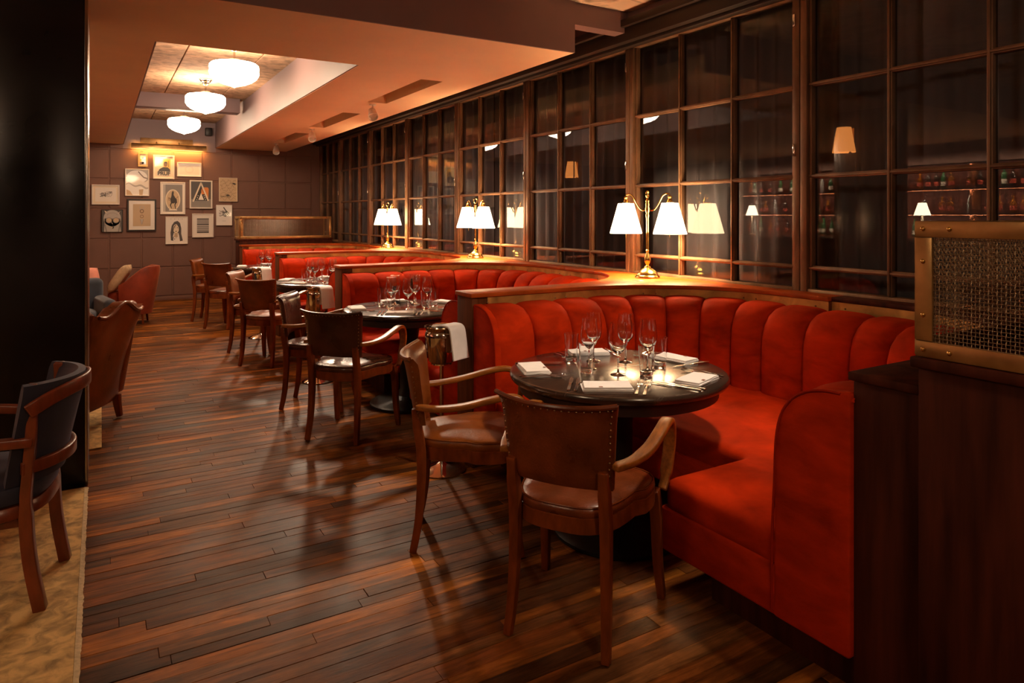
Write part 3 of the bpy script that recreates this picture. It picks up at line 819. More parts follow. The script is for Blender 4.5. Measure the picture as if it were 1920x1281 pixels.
# ------------------------------------------------------------------ bridge chairs
def make_chair(leather, seat_leather, wood, arm):
    t = thing('armchair', '', 'chair', (0,0,0), 0, 'leather armchairs at the round tables')
    def seat_out(k, n=40):
        """seat outline: rounded trapezoid, wider to the front (+x)"""
        a = 2*math.pi*k/n; c, s = math.cos(a), math.sin(a)
        e = 3.4; r_ = (abs(c)**e + abs(s)**e)**(-1/e)
        x = 0.235*r_*c; hw = 0.235 + 0.04*(x/0.235)
        y = hw*r_*s
        if x < 0: y *= 0.90; 
        return (x, y)
    # seat rail
    n = 40; m_ = MB(); rings = [(0.955,0.395),(0.99,0.40),(0.99,0.452),(0.96,0.456)]
    vs_ = []; fs = []
    for (k_, z) in rings:
        for k in range(n): x, y = seat_out(k, n); vs_.append((x*k_, y*k_, z))
    for r_ in range(3):
        for k in range(n): l = (k+1) % n; fs.append((r_*n+k, r_*n+l, (r_+1)*n+l, (r_+1)*n+k))
    fs.append(tuple(range(n))[::-1]); fs.append(tuple(3*n+k for k in range(n)))
    m_.add(vs_, fs).build('seat_rail', wood, t, smooth=40)
    m_ = MB(); rings = [(0.97,0.452),(0.995,0.462),(0.985,0.480),(0.94,0.490),(0.80,0.499),(0.55,0.505),(0.28,0.508)]
    vs_ = []; fs = []
    for (k_, z) in rings:
        for k in range(n): x, y = seat_out(k, n); vs_.append((x*k_, y*k_, z))
    vs_.append((0,0,0.509))
    for r_ in range(len(rings)-1):
        for k in range(n): l = (k+1) % n; fs.append((r_*n+k, r_*n+l, (r_+1)*n+l, (r_+1)*n+k))
    for k in range(n): fs.append(((len(rings)-1)*n+k, (len(rings)-1)*n+(k+1) % n, len(vs_)-1))
    cu = m_.add(vs_, fs).build('seat_cushion', seat_leather, t, smooth=60)
    pp = [(seat_out(k,n)[0]*0.972, seat_out(k,n)[1]*0.972, 0.4875) for k in range(n)]
    MB().tube(pp, 0.0035, 5, closed=True).build('seat_piping', seat_leather, cu)
    # legs
    for s in (1, -1):
        lp_ = smooth_path([(-0.232,0.168*s,0.625),(-0.212,0.168*s,0.52),(-0.200,0.168*s,0.43),(-0.200,0.169*s,0.30),(-0.212,0.173*s,0.13),(-0.236,0.180*s,0.0)],4)
        MB().bar(lp_, [0.034]*3+[0.038]*5+[0.038-0.0008*q for q in range(13)], [0.020,0.026,0.032]+[0.040]*5+[0.042-0.0009*q for q in range(13)], (0,1,0)).build('rear_leg', wood, t, bevel=0.004)
        MB().bar(smooth_path([(0.190,0.222*s,0.43),(0.205,0.230*s,0.33),(0.214,0.234*s,0.15),(0.236,0.243*s,0.0)],4),
                 [0.046-0.0014*q for q in range(13)], [0.046-0.0014*q for q in range(13)], (0,1,0)).build('front_leg', wood, t, bevel=0.004)
        ap = smooth_path([(-0.215,0.200*s,0.640),(-0.13,0.238*s,0.640),(-0.02,0.264*s,0.655),(0.09,0.274*s,0.682),(0.17,0.275*s,0.696),(0.222,0.273*s,0.688),(0.256,0.270*s,0.650),(0.263,0.267*s,0.590),(0.252,0.262*s,0.520),(0.230,0.256*s,0.455),(0.212,0.250*s,0.425)], 4)
        MB().bar(ap, [0.040]*6+[0.046]*(len(ap)-12)+[0.034]*6, 0.024, (0,1,0)).build('arm', arm, t, bevel=0.006, smooth=50)
    # backrest pad
    NB, NV = 16, 12
    def back(u, v, side):
        z = 0.555 + 0.285*v
        hw = 0.190 + 0.022*v + 0.010*max(0,(v-0.75)/0.25)**2
        yy = (2*u-1); y = hw*yy
        x = -0.222 - 0.19*(z-0.555) + 0.055*(yy*yy)*(0.6+0.4*v)
        if v > 0.86: x -= 0.020*((v-0.86)/0.14)**2          # rolled top
        z += 0.012*abs(yy)**3*v                              # ears
        rim = min(1, 10*min(u,1-u)+0.25, 9*min(v,1-v)+0.3)
        th = 0.020 * math.sqrt(max(rim,0)) + (0.008*(1-yy*yy)*v*(1-v)*4 if side > 0 else 0)
        return (x + side*th, y, z)
    m_ = MB()
    for sd in (1,-1): m_.grid(lambda u, v: back(u,v,sd), NB, NV)
    fr_ = lambda i, j: i*(NV+1)+j
    off = (NB+1)*(NV+1)
    for i in range(NB):
        for j in (0, NV): m_.f.append([fr_(i,j), fr_(i+1,j), off+fr_(i+1,j), off+fr_(i,j)]); m_.mi.append(0)
    for j in range(NV):
        for i in (0, NB): m_.f.append([fr_(i,j), fr_(i,j+1), off+fr_(i,j+1), off+fr_(i,j)]); m_.mi.append(0)
    bk = m_.build('backrest', leather, t, smooth=60)
    pts = [back(k/NB, 1.0, -0.6) for k in range(NB+1)]
    MB().tube(pts, 0.009, 8).build('top_roll', leather, bk)
    nl = MB()
    for k in range(13):
        for u in (0.028, 0.972):
            q = back(u, 0.03+0.92*k/12, -1); nl.sphere((q[0]-0.001, q[1], q[2]), 0.0042, 6, 4)
    for k in range(1, 18):
        q = back(k/18, 0.955, -1); nl.sphere((q[0]-0.001, q[1], q[2]), 0.0036, 6, 4)
    stuff(nl.build('nail_heads', 'nail_brass', bk))
    return t
chA = make_chair('leather_brown', 'leather_brown', 'chair_wood', 'arm_wood')
chB = make_chair('leather_tan', 'leather_tan', 'chair_wood', 'arm_wood')
chC = make_chair('leather_dark', 'leather_dark', 'chair_wood', 'arm_wood')
FA, FB = R(34), R(-29)
def at_rear(mx, my, a): return (mx + 0.222*math.cos(a), my + 0.222*math.sin(a), 0)
plan = [  # proto, rear-leg midpoint, heading, label
  (chA, (1.334,1.930), R(32.5), 'brown leather armchair nearest the camera, seen from behind'),
  (chB, (1.264,2.944), R(-28), 'tan leather armchair side-on at the nearest table, left of it'),
  (chC, (1.290,4.420), R(42), 'dark brown leather armchair seen from behind at the second table'),
  (chC, (1.272,5.505), R(-30), 'dark glossy leather armchair at the second table, beside an ice bucket'),
  (chB, (1.298,6.995), R(43), 'tan leather armchair with square back at the third table'),
  (chB, (1.275,8.02), R(-30), 'tan leather armchair at the third table, facing the booth'),
  (chA, (1.285,9.565), R(42), 'brown leather armchair seen from behind at the farthest table'),
  (chB, (1.17,10.60), R(-25), 'tan leather armchair at the farthest table, nearest the picture wall')]
used = set()
for proto, mid, hd_, lab in plan:
    loc = at_rear(mid[0], mid[1], hd_)
    if proto.name not in used:
        used.add(proto.name)
    FIRST = proto.get('placed')
    if not FIRST:
        proto['placed'] = 1
        KIDS[proto.name] = [(c, list(c.children)) for c in proto.children]
        proto.location = loc; proto.rotation_euler = (0,0,hd_); proto['label'] = lab
    else:
        dup(proto, loc, hd_, lab)
for o in COL.objects:
    if 'placed' in o.keys(): del o['placed']

# ------------------------------------------------------------------ ice buckets on stands, cloth over the rim
def make_bucket(i, loc, label, lab2):
    t = thing('ice_bucket_stand', label, 'ice bucket', loc, 0, 'chrome ice buckets on stands')
    MB().lathe([(0,0),(0.135,0),(0.14,0.006),(0.12,0.016),(0.05,0.035),(0.016,0.05),(0,0.05)], 32).build('base', 'chrome', t)
    MB().lathe([(0.011,0.045),(0.011,0.60),(0.03,0.605),(0.06,0.612),(0.06,0.62),(0.0,0.62)], 16).build('stem', 'chrome', t)
    MB().lathe([(0,0.622),(0.062,0.622),(0.072,0.63),(0.088,0.70),(0.096,0.77),(0.096,0.79),(0.088,0.805),(0.092,0.818),(0.100,0.828),(0.098,0.834),(0.090,0.832),(0.084,0.805),(0.090,0.785),(0.085,0.70),(0.068,0.64),(0,0.636)], 36).build('bucket', 'chrome', t)
    for s in (1,-1): MB().tube(smooth_path([(0.02,0.093*s,0.80),(0.02,0.118*s,0.80),(-0.02,0.118*s,0.80),(-0.02,0.093*s,0.80)],4), 0.006, 8).build('handle', 'chrome', t)
    # service cloth folded over the rim
    c = thing('service_cloth', lab2, 'napkin', (loc[0], loc[1], 0), R(-66), 'white cloths on the ice buckets')
    m_ = MB(); path = [(-0.02,0.800),(0.0,0.826),(0.04,0.842),(0.085,0.842),(0.105,0.835),(0.118,0.815),(0.128,0.76),(0.138,0.70),(0.146,0.655)]
    sp = smooth_path([(a,0,z) for a, z in path], 3)
    m_.bar(sp, [0.125+0.0004*q for q in range(len(sp))], 0.012, (0,1,0))
    m_.build('folded_cloth', 'linen', c, bevel=0.003, smooth=60)
make_bucket(0, (1.690,3.615,0), 'chrome ice bucket on stand by the nearest divider post', 'white cloth over the ice bucket at the nearest divider post')
make_bucket(1, (1.655,6.12,0), 'chrome ice bucket on stand by the middle divider', 'white cloth over the ice bucket at the middle divider')
make_bucket(2, (1.650,8.66,0), 'chrome ice bucket on stand by the farthest divider', 'white cloth over the ice bucket at the farthest divider')

# ------------------------------------------------------------------ brass twin-shade table lamps on the ledge
def make_lamp():
    t = thing('table_lamp', '', 'lamp', (0,0,0), 0, 'brass twin lamps on the ledge'); t.scale = (1,1,1.09)
    MB().lathe([(0,0),(0.086,0),(0.090,0.006),(0.086,0.014),(0.078,0.020),(0.076,0.028),(0.062,0.046),(0.040,0.060),(0.024,0.068),(0.020,0.078),(0.010,0.084),(0.012,0.092),(0.022,0.108),(0.025,0.122),(0.019,0.142),(0.010,0.166),(0.0085,0.176),(0.013,0.180),(0.013,0.185),(0.0085,0.189)], 36).build('base', 'brass', t)
    MB().lathe([(0.0098,0.185),(0.0098,0.40),(0.012,0.405),(0.014,0.42),(0.010,0.43),(0.015,0.445),(0.018,0.46),(0.013,0.478),(0.016,0.49),(0.012,0.505),(0.015,0.515),(0.008,0.53),(0.0,0.54)], 20).build('stem', 'brass', t)
    MB().tube([(0.021*math.cos(2*math.pi*k/20), 0, 0.559+0.022*math.sin(2*math.pi*k/20)) for k in range(20)], 0.006, 8, closed=True).build('ring', 'brass', t)
    for s in (1,-1):
        arm = MB().tube(smooth_path([(0,0.012*s,0.452),(0,0.05*s,0.455),(0,0.085*s,0.495),(0,0.115*s,0.545),(0,0.145*s,0.562),(0,0.168*s,0.556),(0,0.172*s,0.535)],5), 0.0052, 8)
        arm.lathe([(0.013,0.545),(0.016,0.54),(0.012,0.53),(0.015,0.52),(0.018,0.515),(0.018,0.508),(0.0,0.507)], 14, (0,0.172*s))
        a = arm.build('arm', 'brass', t)
        # shade: open cone with rims
        c = (0, 0.172*s)
        prof = [(0.055,0.497),(0.057,0.499),(0.059,0.496),(0.118,0.300),(0.119,0.296),(0.117,0.295),(0.1155,0.300),(0.0565,0.494)]
        sh = MB().lathe(prof + [prof[0]], 36, c).build('shade', 'lamp_shade', t)
        MB().lathe([(0.0,0.512),(0.018,0.510),(0.026,0.502),(0.024,0.499),(0.0,0.506)], 20, c).tube([(-0.056,c[1],0.4975),(0.056,c[1],0.4975)],0.002,5).tube([(0,c[1]-0.056,0.4975),(0,c[1]+0.056,0.4975)],0.002,5).build('shade_cap', 'brass', sh)
        MB().sphere((0,0.172*s,0.455), 0.018, 12, 8).build('bulb', 'bulb', sh)
        MB().tube([(0.02,0.172*s+0.01,0.40),(0.02,0.172*s+0.01,0.262)], 0.0015, 5).build('pull_chain', 'brass', sh)
    return t
lamp0 = make_lamp()
def lamp_lights(o):
    for s in (1,-1):
        ld = bpy.data.lights.new('bulb_light', 'POINT'); ld.energy = LAMP_W; ld.color = WARM; ld.shadow_soft_size = 0.03
        l = bpy.data.objects.new('bulb_light', ld); COL.objects.link(l); l.parent = o; l.location = (0, 0.172*s, 0.415)
KIDS[lamp0.name] = [(c, list(c.children)) for c in lamp0.children]
LP = [(3.42, 1.11+PITCH+0.15, CAPZ), (3.43, 1.11+PITCH*2+0.32, CAPZ), (3.45, 1.11+PITCH*3+0.46, CAPZ)]
LRZ = R(24)
ll = ['nearest brass twin-shade lamp on the curved ledge', 'middle brass twin-shade lamp on the curved ledge', 'farthest brass twin-shade lamp on the curved ledge']
l2_, l3_ = dup(lamp0, LP[1], R(2), ll[1]), dup(lamp0, LP[2], R(4), ll[2])
lamp0.location = LP[0]; lamp0.rotation_euler = (0,0,LRZ); lamp0['label'] = ll[0]
for o in (lamp0, l2_, l3_): lamp_lights(o)
# reserved card by the nearest lamp
cd = thing('table_card', 'small printed card lying on the ledge left of the nearest brass lamp', 'card', (3.22, 3.66, CAPZ+0.0005), R(70))
MB().box(-0.045,0.045,-0.03,0.03,0,0.0012).build('card', 'print_brown', cd, smooth=0)

# ------------------------------------------------------------------ pendant lamps in the ceiling well
def make_pendant(z_ceiling):
    t = thing('pendant_lamp', '', 'lamp', (0,0,0), 0, 'white opal pendant lamps')
    MB().lathe([(0.0,0.0),(0.075,0.0),(0.075,-0.012),(0.062,-0.018),(0.058,-0.034),(0.040,-0.042),(0.036,-0.060),(0.016,-0.078),(0.0,-0.08)], 28).build('ceiling_rose', 'chrome', t)
    MB().lathe([(0.011,-0.07),(0.011,-0.16)], 12).build('rod', 'chrome', t)
    MB().lathe([(0.0,-0.15),(0.05,-0.15),(0.075,-0.165),(0.078,-0.19),(0.0,-0.19)], 24).build('holder', 'chrome', t)
    MB().lathe([(0.078,-0.172),(0.10,-0.178),(0.135,-0.182),(0.16,-0.185),(0.205,-0.195),(0.222,-0.212),(0.225,-0.235),(0.222,-0.26),(0.226,-0.275),(0.224,-0.295),(0.205,-0.330),(0.165,-0.362),(0.11,-0.388),(0.05,-0.405),(0.02,-0.415),(0.0,-0.425)], 40).build('opal_shade', 'opal', t)
    return t
pn = make_pendant(ZC)
plab = ['nearest white opal pendant lamp in the ceiling well', 'middle white opal pendant lamp in front of the cross beam', 'farthest white opal pendant lamp, close to the picture wall']
PP = [(1.10,7.03,ZC),(1.09,9.05,ZC),(1.08,11.45,ZC)]
pn2, pn3 = dup(pn, PP[1], 0, plab[1]), dup(pn, PP[2], 0, plab[2])
pn.location = PP[0]; pn['label'] = plab[0]
emit('opal_fill', (1.0,0.72,0.46), PENDANT_E*0.78)  # unseen pendants added as fill light for the near part of the room
for (xx, yy_, lb) in ((0.9,-1.1,'added opal fill pendant over the front of the room, behind the viewpoint'), (-2.2,1.2,'added opal fill pendant over the left front of the room')):
    o = dup(pn, (xx, yy_, ZN), 0, lb)
    for c in o.children:
        if c.name.startswith('opal_shade'): c.data = c.data.copy(); c.data.materials[0] = MAT['opal_fill']

# ------------------------------------------------------------------ spotlights
def spotlight(loc, aim, label, watts, ang=62, blend=0.7):
    t = thing('ceiling_spotlight', label, 'spotlight', loc, 0, 'ceiling spotlights')
    d = (Vector(aim)-Vector(loc)).normalized()
    rotq = d.to_track_quat('-Z', 'Y')
    hd_ = Matrix.Translation((0,0,-0.10)) @ rotq.to_matrix().to_4x4()
    can = MB().lathe([(0,0.06),(0.036,0.06),(0.040,0.055),(0.055,-0.065),(0.055,-0.07),(0.048,-0.066),(0.044,-0.02),(0,-0.018)], 20).build('lamp_head', 'white_paint', t)
    can.matrix_local = hd_
    MB().tube([(0,0,0),(0,0,-0.085)], 0.009, 8).lathe([(0,0.0),(0.035,0.0),(0.035,-0.012),(0,-0.012)], 16).build('mount', 'white_paint', t)
    ld = bpy.data.lights.new('spot_light', 'SPOT'); ld.energy = watts; ld.color = WARM2; ld.spot_size = R(ang); ld.spot_blend = blend; ld.shadow_soft_size = 0.09
    l = bpy.data.objects.new('spot_light', ld); COL.objects.link(l); l.parent = t
    l.matrix_local = hd_ @ Matrix.Translation((0,0,-0.065))
    return t
spotlight((2.52, 7.14, ZS), (2.15, 5.1, 0.75), 'white spotlight at the end of the nearest ceiling slot', SPOT_W)
spotlight((2.52, 9.62, ZS), (2.15, 7.6, 0.75), 'white spotlight at the end of the middle ceiling slot', SPOT_W)
spotlight((2.52, 11.9, ZS), (2.15, 10.1, 0.75), 'white spotlight at the end of the farthest ceiling slot', SPOT_W)
spotlight((2.45, 1.70, ZN), (2.12, 2.55, 0.75), 'white spotlight on the ceiling above the nearest booth', SPOT_W*0.8, 62, 0.85)

# ------------------------------------------------------------------ pictures on the back wall
WY = YB - 0.001
def rect(x0,y0,x1,y1): return [(x0,y0),(x1,y0),(x1,y1),(x0,y1)]
def disc(cx_,cy0,rx,ry=None,n=24,a0=0,a1=360):
    ry = ry or rx; return [(cx_+rx*math.cos(R(a0+(a1-a0)*k/n)), cy0+ry*math.sin(R(a0+(a1-a0)*k/n))) for k in range(n + (0 if a1-a0 == 360 else 1))]
def ring(cx_,cy0,r1,r2,n=28,sy=1.0,a0=0,a1=360):
    """list of quads"""
    q = []
    for k in range(n):
        a, b_ = R(a0+(a1-a0)*k/n), R(a0+(a1-a0)*(k+1)/n)
        q.append([(cx_+r1*math.cos(a),cy0+r1*sy*math.sin(a)),(cx_+r2*math.cos(a),cy0+r2*sy*math.sin(a)),(cx_+r2*math.cos(b_),cy0+r2*sy*math.sin(b_)),(cx_+r1*math.cos(b_),cy0+r1*sy*math.sin(b_))])
    return q
def line(pts, wd):
    q = []
    for a, b_ in zip(pts, pts[1:]):
        dx, dy = b_[0]-a[0], b_[1]-a[1]; l = math.hypot(dx,dy) or 1; nx, ny = -dy/l*wd/2, dx/l*wd/2
        q.append([(a[0]+nx,a[1]+ny),(a[0]-nx,a[1]-ny),(b_[0]-nx,b_[1]-ny),(b_[0]+nx,b_[1]+ny)])
    return q
def scribble(rg, x0,y0,x1,y1, n, wd):
    out_ = []
    for _ in range(n):
        x, y = rg.uniform(x0,x1), rg.uniform(y0,y1); a = rg.uniform(0,6.28); pts = [(x,y)]
        for _k in range(5):
            a += rg.uniform(-0.9,0.9); x += 0.035*math.cos(a); y += 0.028*math.sin(a)
            pts.append((min(max(x,x0),x1), min(max(y,y0),y1)))
        out_ += line(pts, wd*rg.uniform(0.5,1.6))
    return out_
def picture(x0, x1, z0, z1, frame, fw, ground, layers, label, mat_w=0.0, mat_col='paper', text=None):
    W_, H_ = x1-x0, z1-z0
    t = thing('framed_picture', label, 'picture', ((x0+x1)/2, WY-0.014, z0), 0, 'pictures on the far wall')
    dp = 0.022
    for (a0,a1,b0,b1) in ((-W_/2,W_/2,0,fw),(-W_/2,W_/2,H_-fw,H_),(-W_/2,-W_/2+fw,fw,H_-fw),(W_/2-fw,W_/2,fw,H_-fw)):
        MB().box(a0,a1,-dp,0.0,b0,b1).build('frame_bar', frame, t, bevel=0.002, bseg=1)
    iw, ih = W_-2*fw, H_-2*fw
    MB().box(-iw/2,iw/2,-0.010,-0.001,fw,H_-fw).build('mount_board', 'print_'+(mat_col if mat_w else ground), t, smooth=0)
    pw, ph = iw-2*mat_w, ih-2*mat_w; ox, oz = -pw/2, fw+mat_w
    names = []; m_ = MB(); k = 0
    def mi(nm_):
        if nm_ not in names: names.append(nm_)
        return names.index(nm_)
    if mat_w: layers = [(ground, [rect(0,0,1,1)])] + layers
    for col_, polys in layers:
        k += 1; yv = -0.0104 - 0.0004*k; idx = mi('print_'+col_)
        for p in polys:
            m_.add([(ox+u*pw, yv, oz+v*ph) for u, v in p], [tuple(range(len(p)))], idx)
    pr = m_.build('print', names, t, smooth=0, weld=False, normals=False)
    if text:
        cu = bpy.data.curves.new('lettering', 'FONT'); cu.body = text[0]; cu.size = text[3]; cu.align_x = 'CENTER'; cu.extrude = 0.0004; cu.offset = 0.004
        tmp = bpy.data.objects.new('tmp', cu); COL.objects.link(tmp)
        dg = bpy.context.evaluated_depsgraph_get(); me = bpy.data.meshes.new_from_object(tmp.evaluated_get(dg))
        bpy.data.objects.remove(tmp); me.materials.clear(); me.materials.append(MAT['print_ink'])
        o = link('lettering', me, t, (ox+text[1]*pw, -0.0135, oz+text[2]*ph)); o.rotation_euler = (R(90),0,0)
    return t
rg = random.Random(11)
picture(0.54,0.69,2.30,2.54,'frame_gold',0.028,'yellow',[('cream',[rect(0.05,0.55,0.95,0.98)]),('brown',[rect(0,0,1,0.28), disc(0.5,0.66,0.12,0.10), [(0.30,0.12),(0.70,0.12),(0.62,0.58),(0.38,0.58)]])],'small gilt framed golden picture under the picture light')
picture(0.77,1.10,2.10,2.51,'frame_white',0.022,'cream',[('yellow',[rect(0.48,0.30,0.95,0.97)]),('white',[rect(0.05,0.55,0.42,0.97)]),
   ('ink',[[(0.12,0.26),(0.20,0.38),(0.40,0.48),(0.50,0.50),(0.75,0.49),(0.90,0.40),(0.95,0.26)]]),('brown',[disc(0.62,0.66,0.13,0.14)]),('ink',[disc(0.63,0.72,0.12,0.09,16,0,180), rect(0.56,0.60,0.61,0.63), rect(0.66,0.66,0.72,0.68), rect(0.80,0.50,0.84,0.86)])],
   'poster of a dark bust with bold letters, directly under the picture light', 0.03, 'cream', ('PRUF', 0.5, 0.05, 0.085))
picture(1.14,1.53,2.15,2.40,'frame_white',0.016,'paper',[('lgrey', ring(0.5,0.5,0.20,0.21,28,1.55) + ring(0.5,0.52,0.035,0.042,12,1.5,20,170) + ring(0.5,0.5,0.155,0.16,28,1.55))],'pale landscape picture with a faint drawn circle',0.02,'white')
def wave(y0, amp, ph, col_, top=1.2): return (col_, [[(k/20, y0+amp*math.sin(k/20*5+ph)+0.05*math.sin(k/20*11+ph)) for k in range(21)] + [(1,0),(0,0)]])
picture(0.35,0.71,1.80,2.26,'frame_white',0.014,'lgrey',[('white',[disc(0.5,0.72,0.46,0.26)]),('grey',line([(0.55,0.93),(0.68,0.80),(0.80,0.70),(0.97,0.66)],0.05)),wave(0.60,0.06,1.5,'paper'),wave(0.40,0.05,0.4,'lgrey'),wave(0.34,0.06,0.6,'white'),('tan',[[(0.02,0.0),(0.02,0.22),(0.18,0.16),(0.30,0.0)],[(0.60,0.0),(0.58,0.22),(0.78,0.24),(0.74,0.0)]])],'square-ish picture of pale rolling shapes left of the poster')
picture(-0.13,0.27,1.65,1.98,'frame_white',0.020,'paper',[('ink', scribble(rg,0.22,0.36,0.50,0.62,26,0.018)+scribble(rg,0.50,0.56,0.82,0.72,16,0.014)),('grey',scribble(rg,0.28,0.36,0.82,0.66,26,0.010))],'white framed landscape ink drawing at the far left of the wall',0.03,'cream')
horse = [[(0.40,0.32),(0.36,0.46),(0.42,0.56),(0.44,0.70),(0.50,0.78),(0.55,0.72),(0.54,0.62),(0.62,0.52),(0.70,0.46),(0.72,0.32),(0.62,0.34),(0.52,0.30)],[(0.40,0.34),(0.34,0.24),(0.42,0.12),(0.45,0.12),(0.40,0.24),(0.47,0.33)],[(0.60,0.34),(0.58,0.24),(0.62,0.10),(0.66,0.10),(0.63,0.25),(0.70,0.34)]]
picture(0.88,1.27,1.49,2.05,'frame_white',0.022,'lgrey',[('grey',[rect(0,0,1,1)]),('lgrey',[rect(0.0,0.0,0.12,1.0)]),('cream',[disc(0.5,0.44,0.40,0.40)]),('tan',[disc(0.5,0.44,0.33,0.35)]),('grey',ring(0.5,0.44,0.385,0.40,36,1.0)),('ink',horse),('brown',line([(0.36,0.48),(0.28,0.52),(0.31,0.40)],0.03)+line([(0.68,0.50),(0.78,0.56)],0.02)),('paper',[rect(0.3,0.05,0.72,0.085)])],'tall picture of a dark rearing figure inside an arch',0.022,'paper')
picture(1.34,1.71,1.59,2.09,'frame_white',0.022,'dgrey',[('grey',[rect(0,0,1,0.32)]),('orange',[[(0.48,0.40),(0.52,0.72),(0.60,0.78),(0.84,0.78),(0.88,0.72),(0.86,0.36),(0.78,0.30)]]),('cream',line([(0.10,0.22),(0.50,0.96)],0.07)+line([(0.49,0.96),(0.86,0.26)],0.07)),('ink',[[(0.18,0.26),(0.82,0.26),(0.49,0.82)]]),('orange',[[(0.50,0.50),(0.52,0.72),(0.66,0.52)]]),('paper',[[(0.36,0.29),(0.64,0.29),(0.50,0.56)]]+[disc(0.29+0.03*k,0.30+0.075*k,0.022,0.018,8) for k in range(3)]+[disc(0.71-0.03*k,0.30+0.075*k,0.022,0.018,8) for k in range(3)])],'picture of a white triangle with an orange block on dark ground')
picture(1.82,2.13,1.72,2.15,'frame_white',0.006,'tan',[('brown',[q for k in range(7) for q in line([(0.05+0.9*j/24, 0.10+0.125*k+0.06*math.sin(j*0.7+k*1.9)+0.04*math.sin(j*0.37*k)) for j in range(25)],0.010)]),('ink',[[(0.70,0.76),(0.82,0.80),(0.97,0.74),(0.84,0.72)],[(0.32,0.26),(0.48,0.30),(0.62,0.25),(0.48,0.22)]]+line([(0.06,0.24)]+[(0.1+0.05*k,0.18+0.03*(k%2)) for k in range(12)],0.02))],'unframed tan sheet of wandering brown lines at the right')
picture(1.77,2.04,1.29,1.66,'frame_white',0.008,'white',[('grey',scribble(rg,0.18,0.46,0.88,0.72,26,0.022)),('ink',scribble(rg,0.16,0.45,0.86,0.66,20,0.03)+line([(0.46,0.90),(0.62,0.72),(0.80,0.60)],0.06)),('lgrey',[rect(0.38,0.20,0.62,0.215)])],'small white print of an ink smudge beside the mesh screen')
picture(0.01,0.32,1.19,1.57,'frame_black',0.006,'dgrey',[('lgrey',[disc(0.5,0.62,0.42,0.38),[(0.10,0.0),(0.14,0.6),(0.86,0.6),(0.92,0.0)]]),('cream',[[(0.12,0.96),(0.17,0.86),(0.25,0.90)],[(0.90,0.94),(0.82,0.88),(0.78,0.80)]]),('tan',[disc(0.34,0.52,0.15,0.11),disc(0.68,0.52,0.14,0.10)]),('grey',ring(0.34,0.52,0.13,0.16,20,0.8)+ring(0.68,0.52,0.13,0.16,20,0.8)+line([(0.5,0.60),(0.47,0.42),(0.53,0.34)],0.03)+ring(0.5,0.70,0.26,0.28,20,0.6,20,160)+line([(0.22,0.0),(0.14,0.34)],0.06)+line([(0.80,0.0),(0.88,0.34)],0.06)),('ink',[disc(0.52,0.21,0.06,0.07)]),('tan',[disc(0.49,0.20,0.03,0.04)])],'small unmatted grey mask-like picture at lower left')
cone = [[(0.40,0.32),(0.60,0.32),(0.52,0.08),(0.48,0.08)]]
picture(0.38,0.82,1.20,1.75,'frame_black',0.026,'tan',[('lgrey',ring(0.5,0.84,0.10,0.14,16,0.6)),('brown',ring(0.5,0.68,0.075,0.115,20,0.8)),('brown',ring(0.5,0.44,0.075,0.10,20,0.75)),('lgrey',cone),('brown',line([(0.40,0.32),(0.48,0.08)],0.012)+line([(0.60,0.32),(0.52,0.08)],0.012))],'large black framed drawing of stacked rings on tan paper',0.062,'paper')
hair = [[(0.22,0.12),(0.20,0.42),(0.26,0.68),(0.38,0.82),(0.54,0.86),(0.66,0.78),(0.72,0.58),(0.72,0.36),(0.80,0.10),(0.66,0.08),(0.62,0.30),(0.58,0.40),(0.36,0.40),(0.32,0.28),(0.34,0.10)]]
picture(0.96,1.31,0.97,1.45,'frame_white',0.012,'paper',[('dgrey',hair),('cream',[disc(0.47,0.56,0.145,0.17)]),('tan',[[(0.40,0.40),(0.54,0.40),(0.56,0.24),(0.36,0.24)]]),('ink',[disc(0.41,0.60,0.035,0.012,8),disc(0.54,0.60,0.035,0.012,8),disc(0.47,0.46,0.045,0.014,8)]+line([(0.47,0.70),(0.36,0.62),(0.32,0.46)],0.03)+line([(0.52,0.74),(0.61,0.62),(0.63,0.44)],0.03)+line([(0.36,0.26),(0.30,0.12)],0.02)),('grey',line([(0.44,0.36),(0.47,0.18),(0.52,0.36)],0.012)+[disc(0.40,0.17,0.025,0.03,8)]+[rect(0.12+0.09*k,0.92,0.15+0.09*k,0.925+0.02*(k%2)) for k in range(8)])],'ink portrait of a person with long dark hair, lowest on the wall')
picture(1.38,1.73,1.08,1.50,'frame_white',0.016,'lgrey',[('grey',[rect(0,0.02+0.125*k,1,0.085+0.125*k) for k in range(8)]),('dgrey',[rect(0,0.0,1,0.10),rect(0,0.55,1,0.61),rect(0,0.90,1,0.96)]),('paper',line([(0,0.50),(1,0.485)],0.015))],'white framed picture of grey horizontal stripes',0.062,'paper')
# picture light above them
pl = thing('picture_light', 'long brass picture light on the far wall above the pictures', 'lamp', (1.02, WY-0.014, 2.59), 0)
MB().box(-0.44,0.37,-0.02,0.0,0.10,0.205).build('back_plate', 'old_brass', pl, bevel=0.003)
hood = MB(); prof = [(-0.10,0.012),(-0.10,0.085),(-0.075,0.105),(-0.03,0.105),(-0.03,0.098),(-0.072,0.098),(-0.093,0.082),(-0.093,0.012)]
k = len(prof); hood.add([(-0.585,a,b_) for a,b_ in prof]+[(0.585,a,b_) for a,b_ in prof], [(q,(q+1)%k,k+(q+1)%k,k+q) for q in range(k)]+[tuple(range(k)),tuple(range(k,2*k))])
hood.box(-0.59,-0.58,-0.10,-0.03,0.012,0.105).box(0.58,0.59,-0.10,-0.03,0.012,0.105)
hood.build('hood', 'old_brass', pl, bevel=0.002, bseg=1)
MB().tube([(-0.55,-0.062,0.05),(0.55,-0.062,0.05)], 0.011, 10).build('lamp_tube', 'tube_lamp', pl)
